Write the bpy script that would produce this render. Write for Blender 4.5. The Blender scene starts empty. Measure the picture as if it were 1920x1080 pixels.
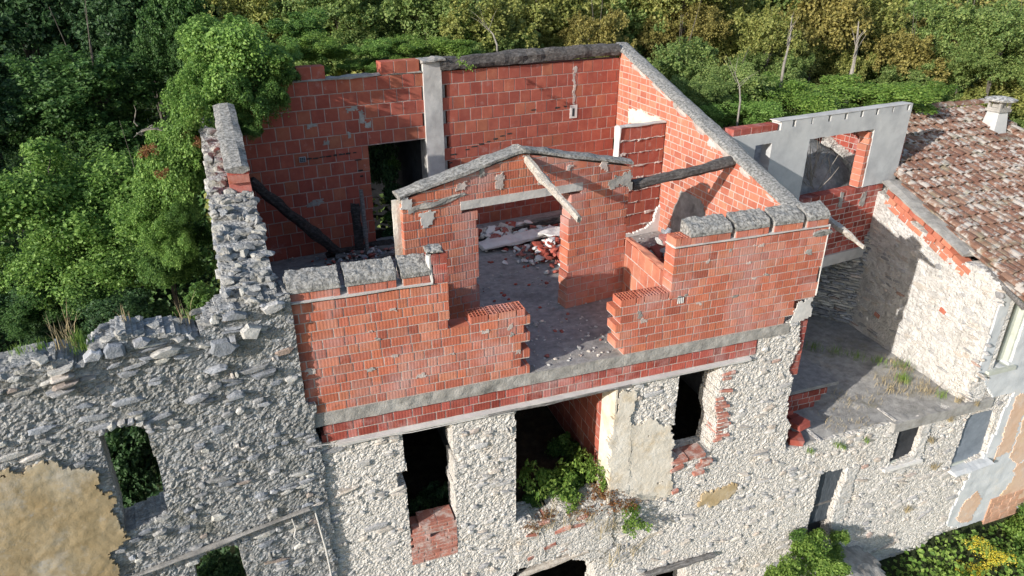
import bpy, math, random
import numpy as np
from mathutils import Vector, Matrix, noise as mnoise

S = bpy.context.scene
C = S.collection
R = math.radians
PI = math.pi

# ------------------------------------------------------------------ camera
F = 1332.4
CAM = np.array([-0.056, -7.857, 5.2775])
PITCH, YAW = R(25.183), R(19.776)
cam = bpy.data.objects.new('camera', bpy.data.cameras.new('camera'))
C.objects.link(cam)
cam.location = CAM
cam.rotation_euler = (PI/2-PITCH, 0, -YAW)
cam.data.sensor_width = 36
cam.data.lens = 36*F/1920
cam.data.clip_end = 2000
S.camera = cam

# ------------------------------------------------------------------ sky, sun, exposure
SUN_AZ, SUN_EL = R(23.5), R(20.7)          # the way the light travels: towards +x, +y and down
sd = Vector((math.cos(SUN_AZ)*math.cos(SUN_EL), math.sin(SUN_AZ)*math.cos(SUN_EL), -math.sin(SUN_EL)))
W = bpy.data.worlds.new('World'); S.world = W; W.use_nodes = True
nt = W.node_tree
bg = nt.nodes['Background']
sky = nt.nodes.new('ShaderNodeTexSky')
sky.sky_type = 'NISHITA'; sky.sun_disc = False
sky.sun_elevation = SUN_EL
sky.sun_rotation = math.atan2(-sd.x, -sd.y) % (2*PI)
nt.links.new(sky.outputs[0], bg.inputs[0])
bg.inputs[1].default_value = 0.15
sl = bpy.data.lights.new('sun', 'SUN'); sl.energy = 4.6; sl.angle = R(0.5); sl.color = (1, .95, .89)
so = bpy.data.objects.new('sun', sl); C.objects.link(so)
so.rotation_euler = sd.to_track_quat('-Z', 'Y').to_euler(); so.location = (-20, -20, 20)
S.view_settings.view_transform = 'Standard'; S.view_settings.look = 'None'
S.view_settings.gamma = 1; S.view_settings.use_curve_mapping = False
S.view_settings.exposure = 0.5
S.cycles.max_bounces = 6; S.cycles.diffuse_bounces = 3; S.cycles.transparent_max_bounces = 4

# ------------------------------------------------------------------ small geometry helpers
_f0 = np.array([math.sin(YAW), math.cos(YAW), 0]); _r = np.array([math.cos(YAW), -math.sin(YAW), 0])
_fw = _f0*math.cos(PITCH)-np.array([0, 0, math.sin(PITCH)])
_up = np.array([0, 0, math.cos(PITCH)])+_f0*math.sin(PITCH)
def ray(px, py): return _fw+_r*(px-960)/F-_up*(py-540)/F
def onplane(px, py, fr):
    """where the sight line through a photo pixel meets the wall plane fr = (origin, azimuth): (u, z) on that wall"""
    o, az = fr; a = R(az); n = np.array([-math.sin(a), math.cos(a), 0]); d = ray(px, py)
    w = CAM+d*(((np.array(o)-CAM)@n)/(d@n))
    return (w[0]-o[0])*math.cos(a)+(w[1]-o[1])*math.sin(a), w[2]
def onfloor(px, py, z):
    d = ray(px, py); w = CAM+d*((z-CAM[2])/d[2]); return Vector(w)
def atdepth(px, py, t): return Vector(CAM+ray(px, py)*t)
def uvs(fr, pts): return [onplane(x, y, fr) for x, y in pts]

LF = ((0, -.08, 0), 9)             # old left facade
FR = ((0, 0, 0), 0)                # main facade, terrace front, house front
BK = ((-.34, 5.3, 0), 8.5)         # back wall of the attic room
PT = ((4.45, 1.68, 0), 8)          # partition with the doorway
GI = ((7.6, 6.6, 0), -90)          # inner face of the right gable wall
CL = ((7.6, 4.4, 0), 8)            # closet wall
LW = ((5.42, 1.92, 0), -94)        # low bathroom wall
GW = ((12.45, 3.4, 0), 8)          # grey plastered wall
HW = ((12.4, 3.3, 0), -95.2)       # side wall of the house

def inpoly(poly):
    n = len(poly)
    def f(x, y):
        c = False; j = n-1
        for i in range(n):
            xi, yi = poly[i]; xj, yj = poly[j]
            if (yi > y) != (yj > y) and x < (xj-xi)*(y-yi)/(yj-yi)+xi: c = not c
            j = i
        return c
    return f
def rubble_relief(sx, sz, amp, seed):
    """relief of a mortared rubble face: uneven stones as irregular cells, sunk joints, crumbly grain"""
    def f(u, v):
        wu, wv = u+.05*nz(u*5, v*5, seed), v+.04*nz(u*5, v*5, seed+7)
        d, p = mnoise.voronoi((wu*sx, wv*sz, seed))
        c = p[0]; hsh = (math.sin(c.x*12.9+c.y*78.2+c.z*3.7)*43758.5) % 1.
        e = min(1., (d[1]-d[0])*2.6)
        cov = max(0., min(1., .5+1.6*nz(u*1.3, v*1.3, seed+3)))       # where mortar smears over the stones
        return -amp*(e*(.35+.9*hsh)*(.35+.65*cov)+.45*nz(u*17, v*17, seed)+.35*nz(u*38, v*38, seed))
    return f
def lerp_profile(pts):
    xs = [p[0] for p in pts]; ys = [p[1] for p in pts]
    return lambda x: float(np.interp(x, xs, ys))
def nz(x, y=0., z=0., s=1.): return mnoise.noise((x*s, y*s, z*s))

def mesh(name, v, f, mat, smooth=False):
    me = bpy.data.meshes.new(name)
    me.from_pydata([tuple(map(float, p)) for p in v], [], f)
    if mat: me.materials.append(mat)
    if smooth: me.polygons.foreach_set('use_smooth', [True]*len(me.polygons))
    me.update()
    return me
def npmesh(name, V, Fq, mat, smooth=False):
    """fast mesh from arrays, all faces with the same number of corners"""
    me = bpy.data.meshes.new(name)
    k = Fq.shape[1]; nf = len(Fq)
    me.vertices.add(len(V)); me.vertices.foreach_set('co', V.astype(np.float32).ravel())
    me.loops.add(nf*k); me.loops.foreach_set('vertex_index', Fq.astype(np.int32).ravel())
    me.polygons.add(nf); me.polygons.foreach_set('loop_start', np.arange(0, nf*k, k, dtype=np.int32))
    if mat: me.materials.append(mat)
    me.update(calc_edges=True)
    me.polygons.foreach_set('use_smooth', [bool(smooth)]*nf)
    return me
def obj(name, me, parent=None, loc=(0, 0, 0), rot=(0, 0, 0), scale=(1, 1, 1)):
    o = bpy.data.objects.new(name, me); C.objects.link(o)
    if parent: o.parent = parent
    o.location = loc; o.rotation_euler = rot; o.scale = scale
    return o
def tag(o, label, cat, group=None, kind=None):
    o['label'] = label; o['category'] = cat
    if group: o['group'] = group
    if kind: o['kind'] = kind
    return o
def thing(name, label, cat, fr=None, loc=(0, 0, 0), rz=0, group=None):
    if fr: loc, rz = fr[0], R(fr[1])
    return tag(obj(name, None, None, loc, (0, 0, rz)), label, cat, group)

class MB:
    def __init__(s): s.v = []; s.f = []
    def add(s, v, f):
        b = len(s.v); s.v += [tuple(p) for p in v]; s.f += [tuple(i+b for i in q) for q in f]
    def box(s, x0, x1, y0, y1, z0, z1):
        s.add([(x0, y0, z0), (x1, y0, z0), (x1, y1, z0), (x0, y1, z0), (x0, y0, z1), (x1, y0, z1), (x1, y1, z1), (x0, y1, z1)],
              [(0, 1, 5, 4), (1, 2, 6, 5), (2, 3, 7, 6), (3, 0, 4, 7), (4, 5, 6, 7), (3, 2, 1, 0)])
    def prism(s, poly, y0, y1):
        n = len(poly)
        s.add([(u, y0, z) for u, z in poly]+[(u, y1, z) for u, z in poly],
              [tuple(range(n)), tuple(range(2*n-1, n-1, -1))]+[(i, i+n, (i+1) % n+n, (i+1) % n) for i in range(n)])
    def tube(s, pts, rad, n=6):
        rings = []
        for i, p in enumerate(pts):
            p = Vector(p); a = Vector(pts[max(i-1, 0)]); b = Vector(pts[min(i+1, len(pts)-1)])
            t = (b-a).normalized(); x = t.orthogonal().normalized()
            if abs(t.z) < .95: x = t.cross(Vector((0, 0, 1))).normalized()
            y = t.cross(x); r = rad[i] if hasattr(rad, '__len__') else rad
            rings.append([p+x*(r*math.cos(2*PI*k/n))+y*(r*math.sin(2*PI*k/n)) for k in range(n)])
        v = [p for r in rings for p in r]; m = len(pts)
        f = [(i*n+k, i*n+(k+1) % n, (i+1)*n+(k+1) % n, (i+1)*n+k) for i in range(m-1) for k in range(n)]
        f += [tuple(range(n-1, -1, -1)), tuple((m-1)*n+k for k in range(n))]
        s.add(v, f)
    def build(s, name, mat, parent=None, loc=(0, 0, 0), rot=(0, 0, 0), smooth=False):
        return obj(name, mesh(name, s.v, s.f, mat, smooth), parent, loc, rot)

def masked_slab(name, mask, u0, u1, v0, v1, res, d0, thick, mat, parent=None, amp=.01, jit=.3, ns=6., seed=0, flat=False, depth=None, back=True):
    """a slab of wall (local x = u, y = depth, z = v; flat: lies in xy) over the cells where mask(u, v); rough face, jagged rim"""
    nu = max(1, round((u1-u0)/res)); nv = max(1, round((v1-v0)/res))
    us = np.linspace(u0, u1, nu+1); vs = np.linspace(v0, v1, nv+1)
    M = np.zeros((nu+2, nv+2), bool)
    for i in range(nu):
        for j in range(nv): M[i+1, j+1] = mask((us[i]+us[i+1])/2, (vs[j]+vs[j+1])/2)
    rnd = random.Random(seed); V = []; Fc = []; idx = {}
    def vert(i, j, bk):
        k = (i, j, bk)
        if k not in idx:
            edge = i in (0, nu) or j in (0, nv)
            q = random.Random(seed*7919+i*131+j*17)
            ju = 0 if i in (0, nu) else (q.random()-.5)*2*jit*res
            jv = 0 if j in (0, nv) else (q.random()-.5)*2*jit*res
            u, v = us[i]+ju, vs[j]+jv
            d = d0+thick if bk else d0+amp*(nz(u+seed, v, 0, ns)+.5*nz(u, v+seed, 3, ns*2.6))+(depth(u, v) if depth else 0)
            idx[k] = len(V); V.append((u, v, -d) if flat else (u, d, v))
        return idx[k]
    for i in range(nu):
        for j in range(nv):
            if not M[i+1, j+1]: continue
            a, b, c, d = (i, j), (i+1, j), (i+1, j+1), (i, j+1)
            Fc.append([vert(*p, 0) for p in (a, b, c, d)])
            if back: Fc.append([vert(*p, 1) for p in (d, c, b, a)])
            for (p, q, di, dj) in ((a, b, 0, -1), (b, c, 1, 0), (c, d, 0, 1), (d, a, -1, 0)):
                if not M[i+1+di, j+1+dj]: Fc.append([vert(*q, 0), vert(*p, 0), vert(*p, 1), vert(*q, 1)])
    return obj(name, npmesh(name, np.array(V), np.array(Fc), mat), parent)

def rough_beam(name, P0, P1, w, h, mat, parent=None, n=8, seg=14, amp=.012, taper=1., round_=.6, seed=0, sag=0, ns=5.):
    """a weathered timber or rough coping from P0 to P1 with a w x h section"""
    P0, P1 = Vector(P0), Vector(P1); t = (P1-P0).normalized()
    side = t.cross(Vector((0, 0, 1))); side = side.normalized() if side.length > .05 else Vector((1, 0, 0)); up = side.cross(t)
    V = []
    for i in range(seg+1):
        k = i/seg; c = P0.lerp(P1, k)-Vector((0, 0, sag*4*k*(1-k))); sc = 1+(taper-1)*k
        for m in range(n):
            a = 2*PI*(m+.5)/n; x, y = math.cos(a), math.sin(a)
            e = max(abs(x), abs(y)); x, y = x*(round_+(1-round_)/e), y*(round_+(1-round_)/e)
            q = c+side*(x*w/2*sc*1.1)+up*(y*h/2*sc*1.1)
            dd = amp*(nz(q.x+seed, q.y, q.z, ns)*1.2+nz(m*3.1+seed, k*2, 0, 1.7))
            q += (side*x+up*y)*dd+t*(amp*2*nz(m*5+seed, i, 0, 1.3) if i in (0, seg) else 0)
            V.append(q)
    f = [(i*n+k, i*n+(k+1) % n, (i+1)*n+(k+1) % n, (i+1)*n+k) for i in range(seg) for k in range(n)]
    f += [tuple(range(n-1, -1, -1)), tuple(seg*n+k for k in range(n))]
    c0 = P0.copy()
    return obj(name, mesh(name, [v-c0 for v in V], f, mat), parent, c0)

# ------------------------------------------------------------------ materials
def newmat(name):
    m = bpy.data.materials.new(name); m.use_nodes = True
    nt = m.node_tree; nt.nodes.clear(); return m, nt, nt.nodes.new, nt.links.new
def ramp_node(N, stops):
    r = N('ShaderNodeValToRGB'); e = r.color_ramp.elements
    while len(e) < len(stops): e.new(.5)
    for k, (p, c) in zip(e, stops): k.position = p; k.color = (*c, 1)
    return r
def surf(name, stops, scale=4., detail=8., bump=.3, bscale=30., rough=.9, rnd=0., patches=(), rndstops=None, stretch=None, bdist=.02, spec=.2, vor=None):
    """mottled opaque surface; rnd varies value per piece, rndstops picks a colour per piece, patches = [(colour, scale, lo, hi, amount)]"""
    m, nt, N, L = newmat(name)
    out = N('ShaderNodeOutputMaterial'); b = N('ShaderNodeBsdfPrincipled'); L(b.outputs[0], out.inputs[0])
    b.inputs['Roughness'].default_value = rough; b.inputs['Specular IOR Level'].default_value = spec
    geo = N('ShaderNodeNewGeometry'); pos = geo.outputs['Position']
    if stretch:
        tc = N('ShaderNodeTexCoord'); mp = N('ShaderNodeMapping'); mp.inputs['Scale'].default_value = stretch
        L(tc.outputs['Object'], mp.inputs[0]); pos = mp.outputs[0]
    n1 = N('ShaderNodeTexNoise'); n1.inputs['Scale'].default_value = scale; n1.inputs['Detail'].default_value = detail
    n1.inputs['Roughness'].default_value = .65; L(pos, n1.inputs['Vector'])
    r = ramp_node(N, stops); L(n1.outputs['Fac'], r.inputs[0]); col = r.outputs[0]
    oi = N('ShaderNodeObjectInfo'); ad = N('ShaderNodeMath'); ad.operation = 'ADD'
    L(oi.outputs['Random'], ad.inputs[0]); L(geo.outputs['Random Per Island'], ad.inputs[1])
    fr = N('ShaderNodeMath'); fr.operation = 'FRACT'; L(ad.outputs[0], fr.inputs[0]); rv = fr.outputs[0]
    if rndstops:
        rr = ramp_node(N, rndstops); rr.color_ramp.interpolation = 'LINEAR'; L(rv, rr.inputs[0])
        mx = N('ShaderNodeMix'); mx.data_type = 'RGBA'; mx.blend_type = 'MULTIPLY'; mx.inputs[0].default_value = 1
        L(col, mx.inputs[6]); L(rr.outputs[0], mx.inputs[7]); col = mx.outputs[2]
    if rnd:
        h = N('ShaderNodeHueSaturation'); mr = N('ShaderNodeMapRange')
        mr.inputs[3].default_value = 1-rnd; mr.inputs[4].default_value = 1+rnd
        w = N('ShaderNodeMath'); w.operation = 'MULTIPLY'; w.inputs[1].default_value = 7.31; L(rv, w.inputs[0])
        w2 = N('ShaderNodeMath'); w2.operation = 'FRACT'; L(w.outputs[0], w2.inputs[0])
        L(w2.outputs[0], mr.inputs[0]); L(mr.outputs[0], h.inputs['Value']); L(col, h.inputs['Color']); col = h.outputs[0]
    for (pc, ps, lo, hi, am) in patches:
        n2 = N('ShaderNodeTexNoise'); n2.inputs['Scale'].default_value = ps; n2.inputs['Detail'].default_value = 7
        n2.inputs['Roughness'].default_value = .7; L(pos, n2.inputs['Vector'])
        mr = N('ShaderNodeMapRange'); mr.inputs[1].default_value = lo; mr.inputs[2].default_value = hi; mr.inputs[4].default_value = am
        L(n2.outputs['Fac'], mr.inputs[0])
        mx = N('ShaderNodeMix'); mx.data_type = 'RGBA'; L(mr.outputs[0], mx.inputs[0]); L(col, mx.inputs[6]); mx.inputs[7].default_value = (*pc, 1)
        col = mx.outputs[2]
    L(col, b.inputs['Base Color'])
    if bump:
        n3 = N('ShaderNodeTexNoise'); n3.inputs['Scale'].default_value = bscale; n3.inputs['Detail'].default_value = 6
        n3.inputs['Roughness'].default_value = .7; L(pos, n3.inputs['Vector'])
        bu = N('ShaderNodeBump'); bu.inputs['Strength'].default_value = bump; bu.inputs['Distance'].default_value = bdist
        hh = n3.outputs['Fac']
        if vor:
            mp2 = N('ShaderNodeMapping'); mp2.inputs['Scale'].default_value = (1, 1, 1.35); L(pos, mp2.inputs[0])
            dn = N('ShaderNodeTexNoise'); dn.inputs['Scale'].default_value = vor*.35; L(mp2.outputs[0], dn.inputs['Vector'])
            va = N('ShaderNodeVectorMath'); va.operation = 'MULTIPLY_ADD'; va.inputs[1].default_value = (.05, .05, .05); L(dn.outputs['Color'], va.inputs[0]); L(mp2.outputs[0], va.inputs[2])
            v1 = N('ShaderNodeTexVoronoi'); v1.inputs['Scale'].default_value = vor; L(va.outputs[0], v1.inputs['Vector'])
            v2 = N('ShaderNodeTexVoronoi'); v2.inputs['Scale'].default_value = vor*.45; L(va.outputs[0], v2.inputs['Vector'])
            a1 = N('ShaderNodeMath'); a1.operation = 'MULTIPLY_ADD'; a1.inputs[1].default_value = -.9; L(v1.outputs['Distance'], a1.inputs[0]); L(hh, a1.inputs[2])
            a2 = N('ShaderNodeMath'); a2.operation = 'MULTIPLY_ADD'; a2.inputs[1].default_value = -.9; L(v2.outputs['Distance'], a2.inputs[0]); L(a1.outputs[0], a2.inputs[2]); hh = a2.outputs[0]
        L(hh, bu.inputs['Height']); L(bu.outputs[0], b.inputs['Normal'])
    return m
def leafmat(name, stops, trans=.45, rough=.55):
    m, nt, N, L = newmat(name)
    out = N('ShaderNodeOutputMaterial'); b = N('ShaderNodeBsdfPrincipled'); t = N('ShaderNodeBsdfTranslucent'); mx = N('ShaderNodeMixShader')
    b.inputs['Roughness'].default_value = rough; b.inputs['Specular IOR Level'].default_value = .35
    geo = N('ShaderNodeNewGeometry'); oi = N('ShaderNodeObjectInfo')
    n1 = N('ShaderNodeTexNoise'); n1.inputs['Scale'].default_value = .9; n1.inputs['Detail'].default_value = 3; L(geo.outputs['Position'], n1.inputs['Vector'])
    a = N('ShaderNodeMath'); a.operation = 'MULTIPLY_ADD'; a.inputs[1].default_value = .85; L(geo.outputs['Random Per Island'], a.inputs[0])
    c = N('ShaderNodeMath'); c.operation = 'MULTIPLY_ADD'; c.inputs[1].default_value = .7; c.inputs[2].default_value = -.27
    L(n1.outputs['Fac'], c.inputs[0]); L(c.outputs[0], a.inputs[2])
    r = ramp_node(N, stops); L(a.outputs[0], r.inputs[0])
    L(r.outputs[0], b.inputs['Base Color']); L(r.outputs[0], t.inputs['Color'])
    mx.inputs[0].default_value = trans; L(b.outputs[0], mx.inputs[1]); L(t.outputs[0], mx.inputs[2]); L(mx.outputs[0], out.inputs[0])
    return m

M = {}
BR = [(.25, (.35, .10, .064)), (.5, (.43, .134, .080)), (.75, (.49, .175, .12))]
M['brick'] = surf('ribbed_brick', BR, 6, bump=.25, bscale=60, rnd=.13, rndstops=[(0, (.74, .7, .76)), (.12, (.92, .9, .94)), (.5, (1, 1, 1)), (.78, (1.06, 1.14, 1.06)), (.93, (1.02, 1.3, 1.35)), (1, (.86, 1.0, 1.15))],
    patches=[((.46, .30, .28), 1.3, .47, .66, .62), ((.19, .10, .095), 2.3, .57, .74, .4), ((.06, .045, .04), 9, .60, .76, .65), ((.16, .10, .085), 4, .6, .7, .5)])
M['brick_dull'] = surf('weathered_brick', [(.25, (.26, .06, .045)), (.5, (.35, .085, .06)), (.75, (.42, .13, .09))], 6, bump=.3, bscale=60, rnd=.25,
    rndstops=[(0, (.7, .6, .6)), (.5, (1, 1, 1)), (1, (.9, .95, 1.1))], patches=[((.46, .32, .30), 1.6, .5, .68, .6), ((.08, .06, .06), 5, .6, .75, .6)])
M['brick_pale'] = surf('lime_stained_brick', [(.25, (.30, .115, .085)), (.5, (.38, .155, .115)), (.75, (.44, .22, .17))], 9, bump=.6, bscale=40, rnd=.2, patches=[((.52, .45, .41), 6, .48, .62, .75)])
M['brick_tan'] = surf('tan_block', [(.25, (.40, .22, .14)), (.5, (.47, .275, .185)), (.75, (.52, .34, .25))], 5, bump=.3, bscale=40, rnd=.1, patches=[((.52, .46, .40), 3, .56, .7, .6)])
M['block'] = surf('hollow_block', [(.25, (.27, .07, .05)), (.5, (.335, .092, .062)), (.75, (.40, .13, .085))], 5, bump=.2, bscale=50, rnd=.10, rndstops=[(0, (.86, .8, .86)), (.3, (.97, .97, 1)), (.7, (1, 1, 1)), (1, (1.06, 1.3, 1.15))],
    patches=[((.48, .36, .33), 2.2, .6, .75, .5), ((.15, .06, .05), 2.6, .58, .76, .5), ((.42, .30, .26), 7, .62, .72, .5)], stretch=None)
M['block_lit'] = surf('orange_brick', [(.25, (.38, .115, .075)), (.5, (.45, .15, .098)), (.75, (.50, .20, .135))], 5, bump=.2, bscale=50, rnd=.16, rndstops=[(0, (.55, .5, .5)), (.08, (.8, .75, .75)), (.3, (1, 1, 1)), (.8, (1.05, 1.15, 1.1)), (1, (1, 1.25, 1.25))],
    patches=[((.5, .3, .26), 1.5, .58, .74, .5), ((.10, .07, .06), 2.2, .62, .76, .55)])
M['mortar'] = surf('mortar', [(.3, (.32, .27, .245)), (.5, (.44, .375, .34)), (.7, (.54, .475, .435))], 9, bump=.6, bscale=50)
M['mortar_warm'] = surf('warm_mortar', [(.3, (.34, .27, .235)), (.5, (.44, .36, .32)), (.7, (.52, .45, .41))], 7, bump=.6, bscale=50)
M['mortar_red'] = surf('reddish_mortar', [(.3, (.27, .19, .165)), (.5, (.37, .28, .245)), (.7, (.46, .37, .33))], 7, bump=.6, bscale=50)
M['concrete'] = surf('concrete', [(.3, (.20, .19, .175)), (.5, (.31, .295, .27)), (.68, (.42, .40, .37))], 5, bump=.7, bscale=40, patches=[((.10, .095, .085), 2.3, .52, .7, .6)])
M['coping'] = surf('rough_coping', [(.36, (.13, .127, .12)), (.5, (.30, .293, .275)), (.62, (.46, .45, .425))], 24, bump=1., bscale=45, bdist=.04, patches=[((.13, .13, .12), 1.6, .54, .72, .6), ((.55, .54, .50), 5, .62, .7, .5)])
M['smooth_concrete'] = surf('pale_concrete', [(.3, (.38, .36, .34)), (.5, (.47, .455, .43)), (.7, (.55, .53, .50))], 3, bump=.25, bscale=30, patches=[((.26, .25, .24), 1.8, .55, .72, .5)])
M['render'] = surf('grey_render', [(.3, (.40, .40, .395)), (.5, (.47, .47, .46)), (.7, (.53, .53, .515))], 2.2, bump=.2, bscale=35, patches=[((.27, .275, .28), 1.3, .5, .7, .6), ((.40, .37, .31), 2.1, .6, .75, .4)])
M['screed'] = surf('dusty_screed', [(.3, (.19, .185, .18)), (.5, (.28, .27, .26)), (.7, (.38, .37, .345))], 8, bump=.6, bscale=60, patches=[((.08, .075, .07), 1.2, .5, .7, .6), ((.34, .32, .29), 20, .62, .7, .6)])
M['terrace'] = surf('weathered_terrace_concrete', [(.3, (.23, .22, .205)), (.5, (.33, .32, .30)), (.7, (.43, .415, .385))], 7, bump=.7, bscale=50, bdist=.03, patches=[((.14, .135, .12), 1.4, .52, .7, .6), ((.22, .20, .12), 2.6, .56, .7, .6), ((.45, .43, .39), 16, .6, .68, .6)])
STN = [(.3, (.40, .385, .36)), (.5, (.52, .50, .47)), (.7, (.63, .61, .58))]
RST = [(0, (.66, .68, .73)), (.2, (.85, .87, .9)), (.5, (1, 1, 1)), (.75, (1.05, .99, .92)), (.88, (1.0, .90, .82)), (.97, (1.12, 1.12, 1.1)), (1, (.85, .58, .5))]
M['stone'] = surf('pale_rubble_stone', STN, 12, bump=.9, bscale=38, rnd=.2, rndstops=RST, bdist=.03)
M['stone_mortar'] = surf('rubble_mortar', [(.3, (.47, .445, .41)), (.5, (.61, .58, .535)), (.7, (.70, .67, .625))], 11, bump=1., bscale=34, bdist=.034, vor=26., patches=[((.70, .67, .62), 9, .52, .64, .6), ((.36, .34, .315), 12, .57, .68, .55), ((.46, .36, .25), 1.4, .56, .72, .6), ((.20, .19, .18), 3, .6, .72, .6)])
M['stone_grey'] = surf('grey_rubble_stone', [(.3, (.29, .285, .27)), (.5, (.41, .40, .385)), (.7, (.53, .52, .50))], 12, bump=.9, bscale=38, rnd=.25, rndstops=[(0, (.6, .66, .76)), (.3, (.86, .9, .98)), (.55, (1, 1, 1)), (.75, (1.15, 1.13, 1.05)), (.9, (1.35, 1.35, 1.32)), (1, (1.05, .82, .7))], bdist=.03,
    patches=[((.14, .14, .10), 1.8, .58, .72, .5)])
M['mortar_grey'] = surf('grey_rubble_mortar', [(.3, (.235, .235, .23)), (.5, (.40, .395, .38)), (.7, (.55, .545, .525))], 13, bump=1., bscale=34, bdist=.05, vor=24., patches=[((.62, .63, .63), 8, .53, .62, .7), ((.33, .35, .38), 1.1, .52, .66, .5), ((.20, .205, .22), 10, .56, .66, .55), ((.36, .29, .22), 7, .64, .72, .5), ((.17, .165, .12), 1.3, .5, .66, .6), ((.30, .32, .35), 2.1, .58, .7, .5)])
M['stone_top'] = surf('weathered_top_stone', [(.3, (.20, .20, .19)), (.5, (.31, .305, .29)), (.7, (.42, .415, .40))], 14, bump=1., bscale=30, bdist=.04, rnd=.2, rndstops=[(0, (.75, .8, .88)), (.5, (1, 1, 1)), (.85, (1.2, 1.18, 1.12)), (1, (1.5, 1.5, 1.46))], patches=[((.17, .17, .11), 3, .54, .68, .6)])
M['plaster_rough'] = surf('rough_lime_plaster', [(.3, (.38, .365, .34)), (.5, (.53, .51, .48)), (.7, (.63, .615, .585))], 5, bump=1., bscale=30, bdist=.02, vor=18., patches=[((.30, .29, .28), 7, .56, .68, .6), ((.33, .315, .29), 1.7, .54, .68, .7), ((.50, .40, .29), 1.9, .6, .74, .5)])
M['plaster_ochre'] = surf('ochre_plaster', [(.3, (.30, .22, .11)), (.5, (.41, .315, .185)), (.7, (.49, .41, .28))], 1.8, bump=.25, bscale=22, bdist=.03, patches=[((.28, .18, .07), 1.2, .5, .72, .65), ((.50, .46, .39), 1.9, .52, .68, .7), ((.40, .385, .35), 4.5, .58, .68, .6), ((.17, .13, .08), 7, .6, .72, .5)])
M['plaster_cream'] = surf('cream_plaster', [(.3, (.52, .47, .39)), (.5, (.61, .56, .475)), (.7, (.67, .635, .565))], 3, bump=.5, bscale=22, bdist=.03, patches=[((.50, .38, .22), 2, .52, .68, .7), ((.33, .30, .27), 3.1, .6, .74, .6)])
M['plaster_white'] = surf('white_plaster', [(.3, (.55, .53, .50)), (.5, (.64, .62, .59)), (.7, (.70, .69, .66))], 4, bump=.3, bscale=20)
M['plaster_blue'] = surf('blue_grey_plaster', [(.3, (.40, .42, .43)), (.5, (.50, .52, .53)), (.7, (.56, .57, .57))], 2.2, bump=.25, bscale=22, patches=[((.56, .52, .46), 2.2, .55, .7, .6), ((.34, .35, .36), 1.6, .6, .74, .5)])
M['plaster_pink'] = surf('pink_orange_plaster', [(.3, (.50, .33, .22)), (.5, (.56, .40, .295)), (.7, (.58, .46, .37))], 2.2, bump=.3, bscale=22, patches=[((.54, .37, .16), 1.1, .52, .68, .6), ((.55, .53, .50), 2., .54, .68, .7)])
M['soil'] = surf('soil', [(.3, (.035, .028, .02)), (.5, (.065, .05, .035)), (.7, (.11, .09, .06))], 6, bump=.8, bscale=30, bdist=.05)
M['undergrowth'] = surf('undergrowth', [(.3, (.02, .03, .012)), (.5, (.035, .05, .018)), (.7, (.06, .065, .03))], 3, bump=1., bscale=14, bdist=.1)
M['wood_grey'] = surf('weathered_grey_wood', [(.3, (.09, .085, .08)), (.5, (.20, .19, .18)), (.7, (.34, .33, .32))], 7, bump=1., bscale=16, bdist=.04, stretch=(.9, 5, 5))
M['wood_dark'] = surf('charred_dark_wood', [(.3, (.02, .018, .017)), (.5, (.055, .05, .047)), (.7, (.13, .12, .115))], 7, bump=1., bscale=16, bdist=.04, stretch=(2, 4, 4))
M['wood_brown'] = surf('dark_grey_wood', [(.3, (.05, .046, .043)), (.5, (.11, .10, .095)), (.7, (.20, .19, .18))], 7, bump=1., bscale=16, bdist=.04, stretch=(2, 4, 4))
M['wood_pale'] = surf('pale_dry_wood', [(.3, (.26, .22, .18)), (.5, (.42, .38, .33)), (.7, (.55, .52, .47))], 8, bump=.8, bscale=20, bdist=.03, stretch=(2, 3, 3))
M['tile'] = surf('clay_roof_tile', [(.3, (.125, .068, .050)), (.5, (.18, .094, .066)), (.7, (.235, .135, .098))], 7, bump=.4, bscale=40, rnd=.09,
    rndstops=[(0, (.88, .86, .86)), (.35, (1, 1, 1)), (.7, (1.0, 1.06, 1.04)), (.85, (1.1, 1.25, 1.28)), (.95, (1.25, 1.6, 1.7)), (1, (1.1, 1.0, .9))],
    patches=[((.42, .40, .365), 3.4, .51, .58, .8), ((.20, .19, .13), 2.3, .54, .64, .65), ((.44, .43, .40), 9, .56, .64, .7), ((.06, .05, .05), 11, .62, .74, .6)])
M['bark'] = surf('bark', [(.3, (.05, .042, .034)), (.5, (.095, .083, .07)), (.7, (.16, .145, .125))], 9, bump=.8, bscale=20)
M['twig'] = surf('bare_twig', [(.3, (.15, .13, .11)), (.6, (.27, .245, .21))], 9, bump=0)
M['dark'] = surf('old_dark_paint', [(.3, (.02, .022, .025)), (.7, (.05, .052, .058))], 6, bump=.2)  # gloom of openings, holes and slots put into a near-black colour
M['door'] = surf('blue_grey_boards', [(.3, (.035, .042, .05)), (.5, (.065, .078, .092)), (.7, (.115, .13, .145))], 5, bump=.3, stretch=(8, 2, 1))
M['slate'] = surf('slate_blue_board', [(.3, (.13, .155, .185)), (.7, (.22, .25, .285))], 5, bump=.2)
M['frame'] = surf('grey_green_frame', [(.3, (.36, .38, .33)), (.7, (.50, .52, .46))], 4, bump=.1)
M['cable'] = surf('pale_cable', [(.3, (.45, .43, .40)), (.7, (.58, .56, .52))], 9, bump=0)
M['black_cable'] = surf('black_cable', [(.3, (.02, .02, .02)), (.7, (.05, .05, .05))], 9, bump=0)
M['metal'] = surf('dull_metal', [(.3, (.22, .24, .26)), (.7, (.38, .40, .42))], 9, bump=.1, rough=.5, spec=.5)
M['lichen_slab'] = surf('lichened_slab', [(.4, (.14, .14, .135)), (.5, (.34, .33, .31)), (.6, (.55, .54, .51))], 14, bump=.6, bscale=30)
M['straw'] = surf('dry_grass', [(.3, (.24, .19, .10)), (.7, (.42, .35, .22))], 8, bump=0, rnd=.25)

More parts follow.
